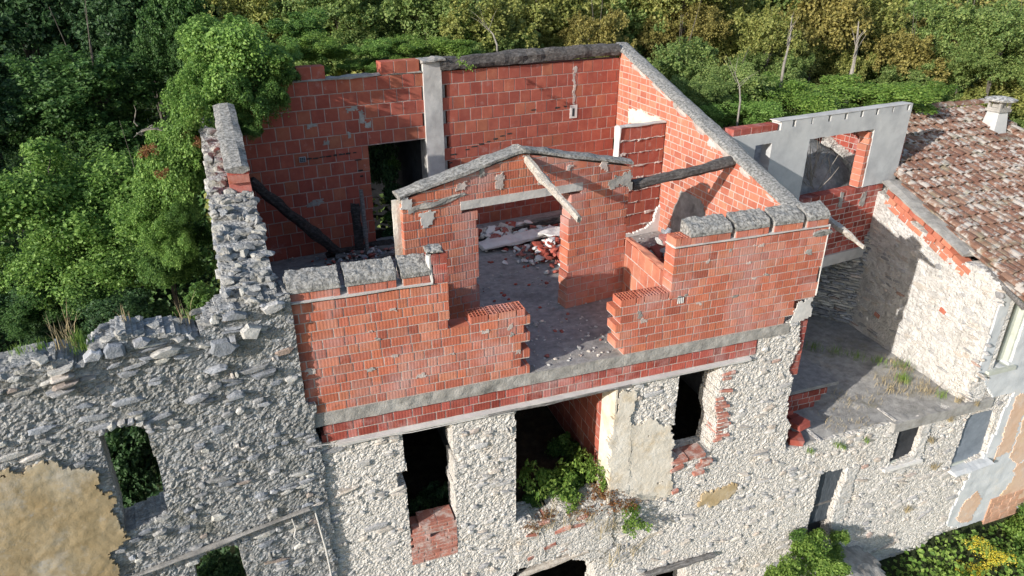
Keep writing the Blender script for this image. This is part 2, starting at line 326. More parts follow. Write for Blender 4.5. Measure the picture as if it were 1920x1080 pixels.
LEAF = {
 'vine': [(.2, (0.094, 0.188, 0.037)), (.5, (0.169, 0.306, 0.062)), (.8, (0.275, 0.425, 0.106))],
 'ivy': [(.2, (0.048, 0.114, 0.026)), (.5, (0.096, 0.198, 0.041)), (.8, (0.168, 0.288, 0.066))],
 'dark': [(.2, (.032, .072, .032)), (.5, (.058, .125, .045)), (.8, (.098, .185, .066))],  # shade of the upper left and inside openings put into the leaf colour
 'shade': [(.2, (.045, .108, .03)), (.5, (.082, .175, .046)), (.8, (.14, .25, .07))],  # shade over the upper left trees put into the leaf colour
 'olive': [(.2, (.165, .20, .052)), (.5, (.29, .32, .085)), (.8, (.42, .42, .13))],
 'yellow': [(.2, (.155, .145, .04)), (.5, (.28, .255, .07)), (.8, (.42, .36, .115))],
 'mid': [(.2, (0.114, 0.186, 0.052)), (.5, (0.204, 0.294, 0.082)), (.8, (0.312, 0.390, 0.126))],
 'silver': [(.2, (0.110, 0.149, 0.088)), (.5, (0.182, 0.237, 0.138)), (.8, (0.286, 0.330, 0.209))],
 'bright': [(.2, (0.103, 0.196, 0.034)), (.5, (0.184, 0.305, 0.055)), (.8, (0.276, 0.391, 0.086))],
 'rust': [(.2, (0.160, 0.060, 0.020)), (.5, (0.260, 0.110, 0.045)), (.8, (0.300, 0.190, 0.080))],
 'flower': [(.2, (0.450, 0.360, 0.020)), (.5, (0.620, 0.500, 0.030)), (.8, (0.700, 0.600, 0.100))],
}
ML = {k: leafmat('leaf_'+k, v) for k, v in LEAF.items()}
ML['flower'] = leafmat('yellow_petal', LEAF['flower'], .3)

# ------------------------------------------------------------------ masonry
def brick_tmpl(w, h, t, mat, ribs=0, name='brick', holes=False, bev=.006):
    """one brick, front face on y = 0 (ribs stand 5 mm proud), with softened front edges"""
    v = []; f = []
    if ribs:
        zz = []
        n = ribs*2
        for i in range(n+1):
            x = w*i/n; y = .0005 if i % 2 == 0 else -.0014
            zz.append((x, y))
        for x, y in zz: v += [(x, y, 0), (x, y, h)]
        f += [(2*i, 2*i+2, 2*i+3, 2*i+1) for i in range(n)]
        b = len(v); v += [(0, t, 0), (0, t, h), (w, t, 0), (w, t, h)]
        f += [(0, 1, b+1, b), (2*n, b+2, b+3, 2*n+1), (b, b+1, b+3, b+2)]
        f += [(0, b, b+2, 2*n)]
        if not holes: f += [(1, 2*n+1, b+3, b+1)]
    else:
        e = bev
        v = [(0, e, 0), (w, e, 0), (w, e, h), (0, e, h), (e, 0, e), (w-e, 0, e), (w-e, 0, h-e), (e, 0, h-e), (0, t, 0), (w, t, 0), (w, t, h), (0, t, h)]
        f = [(4, 5, 6, 7), (0, 1, 5, 4), (1, 2, 6, 5), (2, 3, 7, 6), (3, 0, 4, 7), (0, 8, 9, 1), (1, 9, 10, 2), (3, 2, 10, 11), (0, 3, 11, 8), (8, 11, 10, 9)]
    if holes:
        nx, ny = max(2, int(w/.048)), 4
        def _cells(L, n): p = (L-.008)/n; return sorted([k*p for k in range(n+1)]+[k*p+.008 for k in range(n+1)])
        xs, ys = _cells(w, nx), _cells(t, ny)
        for i in range(2*nx+1):
            for j in range(2*ny+1):
                b = len(v); dz = h-.05 if (i % 2 and j % 2) else h
                q = [(xs[i], ys[j]), (xs[i+1], ys[j]), (xs[i+1], ys[j+1]), (xs[i], ys[j+1])]
                v += [(x, y, dz) for x, y in q]; f.append((b, b+1, b+2, b+3))
                if dz < h:
                    v += [(x, y, h) for x, y in q]
                    f += [(b+k, b+(k+1) % 4, b+4+(k+1) % 4, b+4+k) for k in range(4)]
    return mesh(name, v, f, mat)

def clip(poly, hp):
    """keep the part of poly where a*u + b*z <= c"""
    a, b, c = hp; out = []
    for i in range(len(poly)):
        p, q = poly[i], poly[(i+1) % len(poly)]
        dp, dq = a*p[0]+b*p[1]-c, a*q[0]+b*q[1]-c
        if dp <= 0: out.append(p)
        if dp*dq < 0: k = dp/(dp-dq); out.append((p[0]+(q[0]-p[0])*k, p[1]+(q[1]-p[1])*k))
    return out
def area(poly): return abs(sum(p[0]*q[1]-q[0]*p[1] for p, q in zip(poly, poly[1:]+poly[:1])))/2

_TM = {}
def tmpl(key):
    if key not in _TM: _TM[key] = brick_tmpl(*key[:3], M[key[3]], key[4], key[6], key[5])
    return _TM[key]

def brick_wall(root, u0, u1, z0, nrow, ch, pat, joint, thick, mat, ribs=False, keep=None, planes=(), holes=(), name='brick', off=None,
               n_ind=300, seed=1, ragged=None, perf=None, jd=.0018, mortar='mortar', rec=.0055, extra_rows=None, core=True, drop=0.):
    """a wall of separate bricks on the frame of root (front face y = 0), mortar core recessed by rec"""
    rnd = random.Random(seed); items = []; mb = MB()
    per = sum(pat)+joint*len(pat)
    for r in range(nrow):
        z = z0+r*ch; h = ch-joint
        i = r+rnd.randint(0, 1)*(name == 'brick'); u = u0-((off or per*.37)*(r % 2))-(rnd.uniform(0, per*.5) if name == 'brick' else rnd.uniform(0, .03))
        lo, hi = u0, u1; prev = None
        if ragged: lo, hi = ragged(r, u0, u1)
        while u < hi:
            w = pat[i % len(pat)]*(1+rnd.uniform(-.03, .03)); a, b = max(u, lo), min(u+w, hi); i += 1; u += w+joint
            segs = [(a, b)]
            for (ha, hb, hz0, hz1) in holes:
                if hz0 < z+h*.5 < hz1:
                    ns = []
                    for (s, e) in segs:
                        if e <= ha or s >= hb: ns.append((s, e))
                        else:
                            if s < ha: ns.append((s, ha))
                            if e > hb: ns.append((hb, e))
                    segs = ns
            for si, (s, e) in enumerate(segs):
                if e-s < .035 or (keep and not keep((s+e)/2, z+h/2)): continue
                if drop and rnd.random() < drop: continue
                poly = [(s, z), (e, z), (e, z+h), (s, z+h)]; full = True
                pf = bool(perf and perf(r, (s+e)/2))
                ml = s-joint-.004 if (prev is not None and abs(s-joint-prev) < .004) else s+.006
                prev = e; mt_ = z+.02 if pf else z+h-.004
                mpoly = [(ml, z-joint-.004), (e-.005, z-joint-.004), (e-.005, mt_), (ml, mt_)]
                for hp in planes:
                    if any(hp[0]*p[0]+hp[1]*p[1] > hp[2] for p in poly): full = False
                    poly = clip(poly, hp) if poly else poly; mpoly = clip(mpoly, hp) if mpoly else mpoly
                if core and len(mpoly) > 2: mb.prism(mpoly, rec, thick-rec)
                if len(poly) < 3 or area(poly) < .0015: continue
                jy = rnd.uniform(-jd, jd)
                rot = (rnd.uniform(-.006, .006), rnd.uniform(-.005, .005), rnd.uniform(-.012, .012)) if full else (0, 0, 0)
                if full:
                    wn = min(pat, key=lambda q: abs(q-(e-s)))
                    nr = (3 if wn < .16 else 6) if ribs else 0
                    items.append((area(poly), tmpl((wn, h, thick, mat, nr, pf, name)), (s, jy, z), rot, ((e-s)/wn, 1, 1)))
                else:
                    q = MB(); q.prism([(p[0]-s, p[1]-z) for p in poly], 0, thick)
                    items.append((area(poly), mesh(name, q.v, q.f, M[mat]), (s, jy, z), rot, (1, 1, 1)))
    items.sort(key=lambda t: -t[0])
    for k in items[:n_ind]: obj(name, k[1], root, k[2], k[3], k[4])
    rest = items[n_ind:]
    if rest:
        V = []; Fc = []
        for k in rest:
            mt = Matrix.LocRotScale(Vector(k[2]), __import__('mathutils').Euler(k[3]), Vector(k[4])); b = len(V)
            V += [mt @ x.co for x in k[1].vertices]; Fc += [tuple(i+b for i in p.vertices) for p in k[1].polygons]
        o = obj(name+'_courses', mesh(name+'_courses', V, Fc, M[mat]), root); o['kind'] = 'stuff'
    if core and mb.v: mb.build('mortar', M[mortar], root)
    return items

def stone_tmpl(rnd, mat, name='stone'):
    n = rnd.choice((5, 6, 6, 7)); ph = rnd.uniform(0, 6); v = []; f = []
    ang = [2*PI*(i+rnd.uniform(-.28, .28))/n+ph for i in range(n)]
    rad = []
    for a in ang:
        c, s = math.cos(a), math.sin(a); e = max(abs(c), abs(s)); rad.append((.5*(.45+.55/e))*rnd.uniform(.82, 1.08))
    tx, tz = rnd.uniform(-.16, .16), rnd.uniform(-.16, .16)
    for (y, k) in ((.8, 1.), (-.45, .96), (-.95, .76)):
        for a, q in zip(ang, rad):
            x, z = q*math.cos(a)*k, q*math.sin(a)*k
            v.append((x+rnd.uniform(-.03, .03), y+(rnd.uniform(-.10, .10)+tx*x*2+tz*z*2 if y < 0 else 0), z+rnd.uniform(-.03, .03)))
    v.append((rnd.uniform(-.15, .15), -1.0, rnd.uniform(-.15, .15)))
    for r in range(2): f += [(r*n+i, r*n+(i+1) % n, (r+1)*n+(i+1) % n, (r+1)*n+i) for i in range(n)]
    f += [(2*n+i, 2*n+(i+1) % n, 3*n) for i in range(n)]
    f = [q[::-1] if False else q for q in f]
    return mesh(name, v, f, mat)
def rock_tmpl(rnd, mat, name='stone'):
    import bmesh
    bm = bmesh.new()
    for i in range(18):
        d = Vector((rnd.gauss(0, 1), rnd.gauss(0, 1), rnd.gauss(0, 1))).normalized()*rnd.uniform(.42, .56)
        e = max(abs(d.x), abs(d.y), abs(d.z)); d *= .6+.4*.5/e/1.2
        bm.verts.new(d)
    bmesh.ops.convex_hull(bm, input=bm.verts)
    me = bpy.data.meshes.new(name); bm.to_mesh(me); bm.free(); me.materials.append(mat); return me
_rn = random.Random(77)
ST = {k: [stone_tmpl(_rn, M[k]) for _ in range(22)] for k in ('stone', 'stone_grey')}
RK = {k: [rock_tmpl(_rn, M[k]) for _ in range(12)] for k in ('stone', 'stone_grey', 'stone_top')}
RB = [rock_tmpl(_rn, M['brick_dull'], 'brick_fragment') for _ in range(8)]

def rubble(root, mask, u0, u1, v0, v1, hs, ws, pr, mat, n_ind=300, seed=1, fill=1., wob=.05, d0=0., tilt=.12, near=None):
    """rough coursed rubble laid over a core: the largest stones one by one, the small ones joined into one piece of stuff"""
    rnd = random.Random(seed); items = []; v = v0
    while v < v1:
        h = rnd.uniform(*hs)*(1.5 if rnd.random() < .14 else 1); u = u0-rnd.random()*.2
        while u < u1:
            w = rnd.uniform(*ws)*(.7+.6*h/hs[1]); w *= rnd.choice((1, 1, 1, 1.6)); cu = u+w/2; u += w
            cv = v+h/2+wob*(nz(cu+seed*9, v, 0, .9)+.6*nz(cu, v*2+seed, 5, 2.3))
            if rnd.random() > fill: continue
            subs = [(cu, cv, w, h)]
            if h > hs[0]*1.3 and rnd.random() < .22: subs = [(cu, cv-h*.25, w, h*.5), (cu, cv+h*.26, w*rnd.uniform(.6, 1), h*.48)]
            elif rnd.random() < .12: subs = [(cu-w*.26, cv, w*.5, h), (cu+w*.26, cv, w*.46, h)]
            for (a, b, ww, hh) in subs:
                if not (mask(a, b) and mask(a-ww*.36, b) and mask(a+ww*.36, b) and mask(a, b+hh*.3) and mask(a, b-hh*.3)): continue
                p = rnd.uniform(*pr)*(1.5 if rnd.random() < .12 else 1)
                items.append((ww*hh, (a, d0, b), (0, rnd.gauss(0, tilt), 0), (ww*rnd.uniform(.9, 1.05), p, hh*rnd.uniform(.88, 1.04)), rnd.choice(ST[mat])))
        v += h
    items.sort(key=lambda t: -t[0])
    if near: items.sort(key=lambda t: -t[0]*near(t[1][0], t[1][2]))
    for k in items[:n_ind]: obj('stone', k[4], root, k[1], k[2], k[3])
    rest = items[n_ind:]
    if rest: join_stuff('small_stones', rest, mat, root)
    return items
def join_stuff(name, rest, mat, root):
    V = []; Fc = []; Eu = __import__('mathutils').Euler
    for k in rest:
        mt = Matrix.LocRotScale(Vector(k[1]), Eu(k[2]), Vector(k[3])); b = len(V)
        V += [mt @ x.co for x in k[4].vertices]; Fc += [tuple(i+b for i in p.vertices) for p in k[4].polygons]
    o = obj(name, mesh(name, V, Fc, M[mat] if isinstance(mat, str) else mat), root); o['kind'] = 'stuff'
    return o
def place(o, fr): o.location = fr[0]; o.rotation_euler = (0, 0, R(fr[1])); return o
def patch(name, poly, mat, parent, d0=-.03, thick=.03, res=.024, amp=.006, seed=0, hole=None, ed=.05):
    f = inpoly(poly); us = [p[0] for p in poly]; zs = [p[1] for p in poly]
    def m(u, v):
        q = ed*(nz(u, v+seed, 2, 5.)+.6*nz(u, v+seed, 4, 17.)); w = ed*(nz(u, v+seed, 8, 5.)+.6*nz(u, v+seed, 6, 17.))
        return f(u+q, v+w) and not (hole and hole(u, v)) and not (ed > .06 and nz(u, v, seed, 3.1)+.4*nz(u, v, seed, 13) > .78)
    return masked_slab(name, m, min(us)-.05, max(us)+.05, min(zs)-.05, max(zs)+.05, res, d0, thick, mat, parent, amp, .35, 5., seed)

# ------------------------------------------------------------------ ground and floors
def sst(a, b, x): t = min(1, max(0, (x-a)/(b-a))); return t*t*(3-2*t)
def gz(x, y):
    front = -6.35
    back = -3.4+2.3*sst(5.9, 8.2, y)+.8*sst(10, 22, y)-4.*sst(26, 60, y)-1.*sst(16, 24, x)
    left = -4.6+.9*sst(4, 14, y)+1.2*sst(14, 26, y)-3.5*sst(30, 60, y)
    z = left+(back-left)*sst(-2.2, .3, x)
    kb = sst(-.6, -.2, x)*(1-sst(12.6, 13.2, x))
    z = front+(z-front)*((1-kb)*sst(.3, 1.2, y)+kb*sst(5.1, 6.3, y))
    return z+.12*nz(x, y, 0, .7)*sst(5, 9, abs(y-2))
xs = np.concatenate([np.linspace(-600, -40, 8), np.linspace(-30, 50, 90), np.linspace(60, 700, 8)])
ys = np.concatenate([np.linspace(-300, -30, 5), np.linspace(-20, 70, 110), np.linspace(80, 900, 10)])
V = np.array([(x, y, gz(x, y)) for x in xs for y in ys]); ny = len(ys)
Fq = np.array([(i*ny+j, (i+1)*ny+j, (i+1)*ny+j+1, i*ny+j+1) for i in range(len(xs)-1) for j in range(ny-1)])
g = obj('ground', npmesh('ground', V, Fq, M['undergrowth'], True)); g['kind'] = 'structure'; g['label'] = 'dark overgrown ground around the ruined buildings'

yb = lambda x: 5.3+(x+.34)*math.tan(R(8.5))        # line of the back wall
fl = masked_slab('floor', lambda x, y: (y > .12 or 3.1 < x < 4.2) and y < yb(x)+.2 and x > -.05-.055*y, -.4, 7.62, .02, 6.72, .16, 0, .19, M['screed'], None, .012, .1, 2., 3, flat=True)
fl['kind'] = 'structure'; fl['label'] = 'dusty concrete floor of the roofless brick room'
lf = masked_slab('lower_floor', lambda x, y: True, .2, 7.55, .3, 5.1, .3, 0, .2, M['soil'], None, .03, .2, 1.5, 4, flat=True)
lf.location.z = -2.72; lf['kind'] = 'structure'; lf['label'] = 'earth covered floor inside the lower storey'
for nm, z in (('basement_floor', -6.2),):
    o = masked_slab(nm, lambda x, y: True, .2, 7.55, .3, 5.1, .6, 0, .1, M['soil'], None, .03, .2, 1.5, 4, flat=True); o.location.z = z; o['kind'] = 'structure'; o['label'] = 'earth floor at the foot of the stone facade'
ts = masked_slab('terrace_slab', lambda x, y: y < 5.3 and x < 12.75 and (y > .05+.1*nz(x, 0, 0, 3) or x > 10.3), 7.86, 12.8, -.06, 5.4, .11, 0, .22, M['terrace'], None, .03, .3, 2.5, 5, flat=True)
ts.location.z = -2.6; ts['kind'] = 'structure'; ts['label'] = 'weedy concrete terrace between the brick ruin and the tiled house'
# ------------------------------------------------------------------ front brick wall, two remaining stretches
P2, P1 = .245, .115
def cap_row(root, spans, seed, z=1.60):
    """broken concrete caps on one brick course: each cap a coping part"""
    for i, (a, b) in enumerate(spans):
        brick_wall(root, a+.03, b-.01, z, 1, .105, (.25,), .012, .25, 'brick', True, core=False, seed=seed+i, jd=.003)
        mbx = MB(); mbx.box(a+.02, b-.005, .012, .24, z-.01, z+.1); mbx.build('mortar', M['mortar'], root)
        lo, hi = -.012, .27
        def m(u, y, a=a, b=b): return a+.012*nz(y, a, 0, 9) < u < b+.015*nz(y, b, 1, 9)
        c = masked_slab('coping', m, a-.02, b+.02, lo, hi, .028, 0, .10, M['coping'], root, .02, .35, 9., seed+i, flat=True,
                        depth=lambda u, y: -.34*y+.03*max(0, .04-y)/.04)
        c.location.z = z+.205
fw = thing('brick_wall', 'front brick wall left of the gap, with three thick concrete caps', 'wall', FR)
HP = 12
def keepL(u, z): return u < 1.93 or z < .93
rg = lambda r, a, b: (a, (3.03 if r % 2 == 0 else 2.94) if r < 7 else (1.92 if r < 12 else 1.92))
brick_wall(fw, 0, 3.05, .012, 7, .13, (P2, P1), .015, .25, 'brick', True, seed=3, ragged=rg)
brick_wall(fw, 0, 1.92, .922, 5, .13, (P2, P1), .015, .25, 'brick', True, seed=4)
brick_wall(fw, 2.2, 2.98, .922, 1, .11, (P2, P1), .015, .25, 'brick', True, seed=5, perf=lambda r, u: True, jd=.005)
brick_wall(fw, 1.70, 1.92, 1.572, 3, .13, (.22,), .011, .25, 'brick_dull', True, seed=6)
rough_beam('mortar_bed', (-.02, .12, 1.588), (1.72, .12, 1.588), .285, .045, M['smooth_concrete'], fw, seg=20, amp=.008)
rough_beam('coping', (1.68, .12, 1.99), (1.86, .12, 2.0), .24, .06, M['coping'], fw, seg=5, amp=.02)
rough_beam('mortar_strip', (1.715, .05, 1.58), (1.70, .05, 1.95), .06, .12, M['smooth_concrete'], fw, seg=12, amp=.012)
cap_row(fw, [(0.0, .61), (.665, 1.285), (1.335, 1.70)], 20)

fr_ = thing('brick_wall', 'front brick wall right of the gap, stepping up to the gable corner', 'wall', FR)
ux = lambda x, y: onplane(x, y, FR)[0]
rg = lambda r, a, b: ((4.30 if r % 2 else 4.40) if r != 0 else 4.44, b)
def keepR(u, z): return not (u > 7.42-.0 and z < .42 and (u-7.42) > (z*.4))
brick_wall(fr_, 4.3, 7.84, .012, 6, .13, (P2, P1), .015, .25, 'brick', True, seed=8, ragged=rg, keep=keepR)
brick_wall(fr_, 4.38, 5.22, .792, 1, .12, (P2, P1), .015, .25, 'brick', True, seed=9, perf=lambda r, u: True, jd=.005)
brick_wall(fr_, 5.18, 7.84, .792, 6, .13, (P2, P1), .015, .25, 'brick', True, seed=10)
brick_wall(fr_, 5.18, 5.50, 1.60, 1, .12, (.15,), .011, .25, 'brick', True, seed=11, perf=lambda r, u: True)
rough_beam('mortar_bed', (5.17, .12, 1.584), (7.84, .12, 1.586), .268, .03, M['smooth_concrete'], fr_, seg=24, amp=.006)
cs = [(ux(1293, 455), ux(1372, 440)), (ux(1378, 440), ux(1443, 430)), (ux(1450, 430), ux(1506, 425)), (ux(1512, 420), 7.82)]
cap_row(fr_, cs, 30)
vg = MB(); vg.box(5.30, 5.41, -.008, .004, .70, .80); gp = vg.build('air_grate', M['dark'], fr_)
vg = MB()
for k in range(4): vg.box(5.305+k*.028, 5.317+k*.028, -.018, -.006, .70, .79)
vg.build('grate_bar', M['plaster_white'], gp)
rough_beam('mortar_strip', (7.842, .0, .42), (7.845, .0, 1.6), .02, .02, M['smooth_concrete'], fr_, seg=12, amp=.006)
patch('plaster_patch', [(7.44, -.02), (7.82, .02), (7.80, .40), (7.52, .33)], M['smooth_concrete'], fr_, -.012, .02, seed=3)

# smears of mortar and chipped spots on both stretches
qm = random.Random(61)
for root_, u0_, u1_, z1_ in ((fw, .1, 1.85, 1.5), (fw, 1.9, 2.9, .85), (fr_, 4.5, 5.2, .75), (fr_, 5.3, 7.6, 1.5)):
    for k in range(int((u1_-u0_)*5)):
        u_, z_ = qm.uniform(u0_, u1_), qm.uniform(.08, z1_); z_ = round(z_/.13)*.13+.006+qm.uniform(-.02, .02); w_, h_ = qm.uniform(.02, .07), qm.uniform(.012, .035)
        patch('mortar_smear', [(u_-w_, z_-h_), (u_+w_, z_-h_*.7), (u_+w_*.8, z_+h_), (u_-w_*.7, z_+h_*.8)], M[qm.choice(('mortar', 'mortar', 'concrete'))], root_, -.007, .012, .014, .003, seed=k)
# ------------------------------------------------------------------ floor beam with two courses of bricks
fb = thing('floor_beam', 'concrete floor beam over two courses of red bricks across the facade', 'beam', FR)
masked_slab('concrete_face', lambda u, v: v < -.004+.0*u and u < 7.42+.3*(v+.19), .1, 7.5, -.19, -.002, .05, -.004, .3, M['concrete'], fb, .012, .15, 5., 6)
brick_wall(fb, .16, 6.86, -.452, 2, .13, (P2, P1), .016, .28, 'brick_dull', True, seed=12)
rough_beam('lintel', (.35, .12, -.50), (6.75, .12, -.50), .36, .08, M['smooth_concrete'], fb, seg=50, amp=.008, round_=.9)
rough_beam('lintel_plank', (2.4, -.055, -.52), (4.62, -.05, -.51), .05, .05, M['wood_grey'], fb, seg=16, amp=.008)

# ------------------------------------------------------------------ stone facade under the brick storey
redge = lerp_profile([(-6.4, 7.9), (-2.62, 7.9), (-2.4, 7.86), (-2.1, 7.86), (-1.7, 7.72), (-1.2, 7.74), (-.9, 7.62), (-.5, 7.74), (0, 7.64)])
def holeA(u, v): return 1.2+.05*nz(v, 1, 0, 4)-(.12 if -1.48 < v < -1.2 else 0) < u < 1.9+.04*nz(v, 9, 0, 5)+(.07 if -1.25 < v < -1.1 else 0) and v > -2.95
def holeB(u, v): return 2.83+.03*nz(v, 5, 0, 5) < u < 4.42 and v > -2.68+.16*nz(u, 0, 3, 2.6)
def holeC(u, v): return 5.5-(.16 if -1.72 < v < -1.5 else 0)+.03*nz(v, 3, 0, 5) < u < 6.26+.1*nz(v, 7, 0, 2.2) and v > -2.2
aD = inpoly(uvs(FR, [(955, 1092), (968, 1070), (990, 1062), (1030, 1052), (1066, 1038), (1075, 1050), (1100, 1052), (1115, 1062), (1120, 1100), (1060, 1300), (960, 1300)]))
aE = inpoly(uvs(FR, [(1232, 1072), (1288, 1060), (1276, 1250), (1222, 1250)]))
def mfm(u, v):
    if u > redge(v)+.05*nz(v, 2, 0, 5): return False
    if v > -.47 and u < 6.9: return False
    if v > -.19 and u < 7.38-.5*v: return False
    return not (holeA(u, v) or holeB(u, v) or holeC(u, v) or aD(u, v) or aE(u, v))
MF = masked_slab('stone_facade', mfm, .0, 8., -5.6, .02, .024, .014, .42, M['stone_mortar'], None, .0, .2, 8., 7, depth=rubble_relief(10, 16, .02, 3), back=False)
tag(MF, 'pale rubble stone facade with three tall window openings under the bricks', 'wall')
b = MB(); b.box(0, 7.9, .02, .44, -6.5, -5.59); b.build('footing', M['stone_mortar'], MF)
pilp = uvs(FR, [(1164, 735), (1190, 732), (1182, 800), (1176, 925), (1141, 915), (1141, 830)])
och = uvs(FR, [(1180, 800), (1215, 782), (1245, 795), (1262, 812), (1258, 925), (1225, 938), (1172, 926)])
pt3 = uvs(FR, [(1318, 925), (1386, 905), (1368, 930), (1330, 948), (1308, 948)])
inP = [inpoly(q) for q in (pilp, och, pt3)]
infill = lambda u, v: 1.2 < u < 1.92 and -2.95 < v < -2.1
mfs = lambda u, v: mfm(u, v) and not any(q(u, v) for q in inP) and not (6.2 < u < 6.52 and -2.0 < v < -.55)
rubble(MF, mfs, 0, 8., -5.5, .0, (.045, .10), (.07, .22), (.014, .030), 'stone', seed=5, tilt=.18, fill=.17)
patch('pilaster_plaster', pilp, M['plaster_cream'], MF, -.03, .08, seed=2)
patch('plaster_patch', och, M['plaster_cream'], MF, -.022, .06, seed=3, ed=.08)
patch('plaster_patch', pt3, M['plaster_ochre'], MF, -.022, .06, seed=4, ed=.08)
jb = MB(); jb.box(4.40, 4.43, -.03, .4, -2.75, -.56); o = jb.build('reveal_plaster', M['plaster_cream'], MF)
bx = thing('brick_infill', 'broken old brick infill under the left tall window opening', 'bricks', FR)
brick_wall(bx, 1.2, 1.9, -2.96, 11, 
           .066, (.25,), .012, .3, 'brick_pale', False, seed=14, jd=.008, rec=.010,
           keep=lambda u, z: z < -2.24+.22*(u-1.55)+.06*nz(u, z, 0, 7), mortar='mortar_red', drop=.05)
# bricks round the right window opening
jbk = thing('jamb_bricks', 'ragged thin red bricks lining the right tall window opening', 'bricks', FR)
rj = random.Random(4)
for k in range(19):
    z = -2.02+k*.075
    if -.98 < z < -.86: continue
    w = rj.uniform(.12, .26); u0 = 6.27+.1*nz(z, 7, 0, 2.2)+rj.uniform(0, .03)
    if rj.random() < .12: continue
    obj('brick', tmpl((.25, .042, .25, 'brick_pale', 0, False, 'brick')), jbk, (u0, rj.uniform(-.032, -.012), z), (0, rj.uniform(-.1, .1), rj.uniform(-.15, .15)), (w/.25, 1, 1))
for (u, z, a, w) in ((5.52, -2.27, -.12, 1.15), (5.82, -2.25, -.08, 1.3), (5.53, -2.43, -.2, 1), (6.02, -2.48, -.15, 1), (5.98, -2.62, -.1, .8), (6.1, -2.38, .1, .8), (5.6, -2.9, -.1, .5)):
    obj('brick', tmpl((.25, .065, .3, 'brick_pale', 0, False, 'brick')), jbk, (u, -.05, z), (0, a, rj.uniform(-.1, .1)), (w, 1, 1))
# spandrel under the middle opening
sp = thing('spandrel', 'broken concrete and brick spandrel under the plant filled opening', 'wall', FR)
spp = uvs(FR, [(972, 1000), (1000, 985), (1060, 962), (1100, 950), (1145, 945), (1150, 1015), (1120, 1050), (1080, 1040), (1062, 1030), (1010, 1055), (972, 1062)])
patch('concrete_face', spp, M['stone_mortar'], sp, -.02, .3, seed=11, amp=.012)
for (x, y, a) in ((985, 1005, .2), (1010, 985, -.2), (1040, 1000, -.25), (1082, 975, -.3), (1020, 1030, -.25), (990, 1050, -.2), (1065, 990, .1)):
    u, z = onplane(x, y, FR)
    obj('brick', tmpl((.25, .065, .3, 'brick_pale', 0, False, 'brick')), sp, (u, -.035, z), (0, a, rj.uniform(-.2, .2)), (rj.uniform(.7, 1.3), 1, 1))
rough_beam('timber', (2.9, .12, -3.92), (4.1, .02, -3.66), .12, .1, M['wood_pale'], sp, seg=12)
lt = uvs(FR, [(1205, 1074), (1335, 1036)])
tag(rough_beam('wooden_lintel', (lt[0][0], -.06, lt[0][1]), (lt[1][0], -.06, lt[1][1]), .1, .09, M['wood_grey'], None, seg=12), 'grey wooden lintel low on the stone facade', 'lintel')

# dark rooms behind the openings
rm = thing('inner_wall', 'shaded plaster wall at the back of the lower storey', 'wall', FR)
b = MB(); b.box(.1, 7.6, 3.6, 3.8, -6.3, -.2); b.build('back_face', M['concrete'], rm)
b = MB(); b.box(.0, .12, .45, 3.6, -6.3, -.2); b.box(7.5, 7.6, .3, 5.2, -6.3, -.2); b.box(2.3, 2.42, .5, 3.6, -6.3, -.2); b.build('side_face', M['concrete'], rm)
cw = thing('block_wall', 'dark red block cross wall inside the middle opening', 'wall', ((4.5, 3.6, 0), -90))
brick_wall(cw, 0, 3.15, -2.7, 10, .25, (.25,), .012, .12, 'block', seed=15)

# ------------------------------------------------------------------ old left facade
topP = uvs(LF, [(-260, 700), (0, 692), (60, 668), (150, 672), (165, 655), (200, 630), (225, 622), (330, 618), (372, 625), (385, 600), (415, 578), (470, 560), (535, 547)])
topL = lerp_profile(topP)
wF = inpoly(uvs(LF, [(184, 822), (200, 810), (225, 801), (252, 800), (272, 804), (296, 872), (318, 962), (300, 972), (237, 1000), (212, 905)]))
wG = inpoly(uvs(LF, [(364, 1058), (385, 1040), (408, 1030), (432, 1024), (446, 1022), (470, 1100), (520, 1300), (430, 1330), (372, 1100)]))
pl2 = uvs(LF, [(-300, 905), (0, 893), (60, 872), (110, 870), (180, 882), (198, 905), (214, 960), (233, 1002), (212, 1035), (226, 1085), (260, 1300), (-200, 1300)])
inp2 = inpoly(pl2)
def lfm(u, v):
    if v > topL(u)-.05+.06*nz(u, 0, 0, 5): return False
    if u > (.03 if v > .2 else .13)+.05*nz(v, 4, 0, 3): return False
    return not (wF(u, v) or wG(u, v))
LFo = masked_slab('old_stone_wall', lfm, -4.4, .2, -3.4, 2.0, .024, .014, .45, M['mortar_grey'], None, .0, .2, 8., 8, depth=rubble_relief(9, 17, .023, 9), back=False)
tag(place(LFo, LF), 'grey rubble wall with an arched window and ochre plaster at left', 'wall')
rubble(LFo, lambda u, v: lfm(u, v) and not inp2(u, v), -4.2, .2, -2.8, 1.95, (.045, .095), (.07, .2), (.014, .034), 'stone_grey', seed=6, tilt=.1, fill=.22)
patch('plaster_patch', pl2, M['plaster_ochre'], LFo, -.03, .05, seed=5, res=.022, hole=wF, amp=.008, ed=.13)
rk = random.Random(12)
def rock(root, kind, loc, sc, name='stone'):
    return obj(name, rk.choice(RK[kind]), root, loc, (rk.uniform(-.2, .2), rk.uniform(-.15, .15), rk.uniform(-.4, .4)), sc)
u = -3.5
while u < -.05:
    w = rk.uniform(.1, .24)
    for d in (.06, .22, .38):
        rock(LFo, 'stone_top', (u+w/2+rk.uniform(-.04, .04), d+rk.uniform(-.05, .05), topL(u+w/2)-.085+rk.uniform(-.03, .03)), (w*1.1, rk.uniform(.14, .22), rk.uniform(.06, .12)))
    u += w*.9
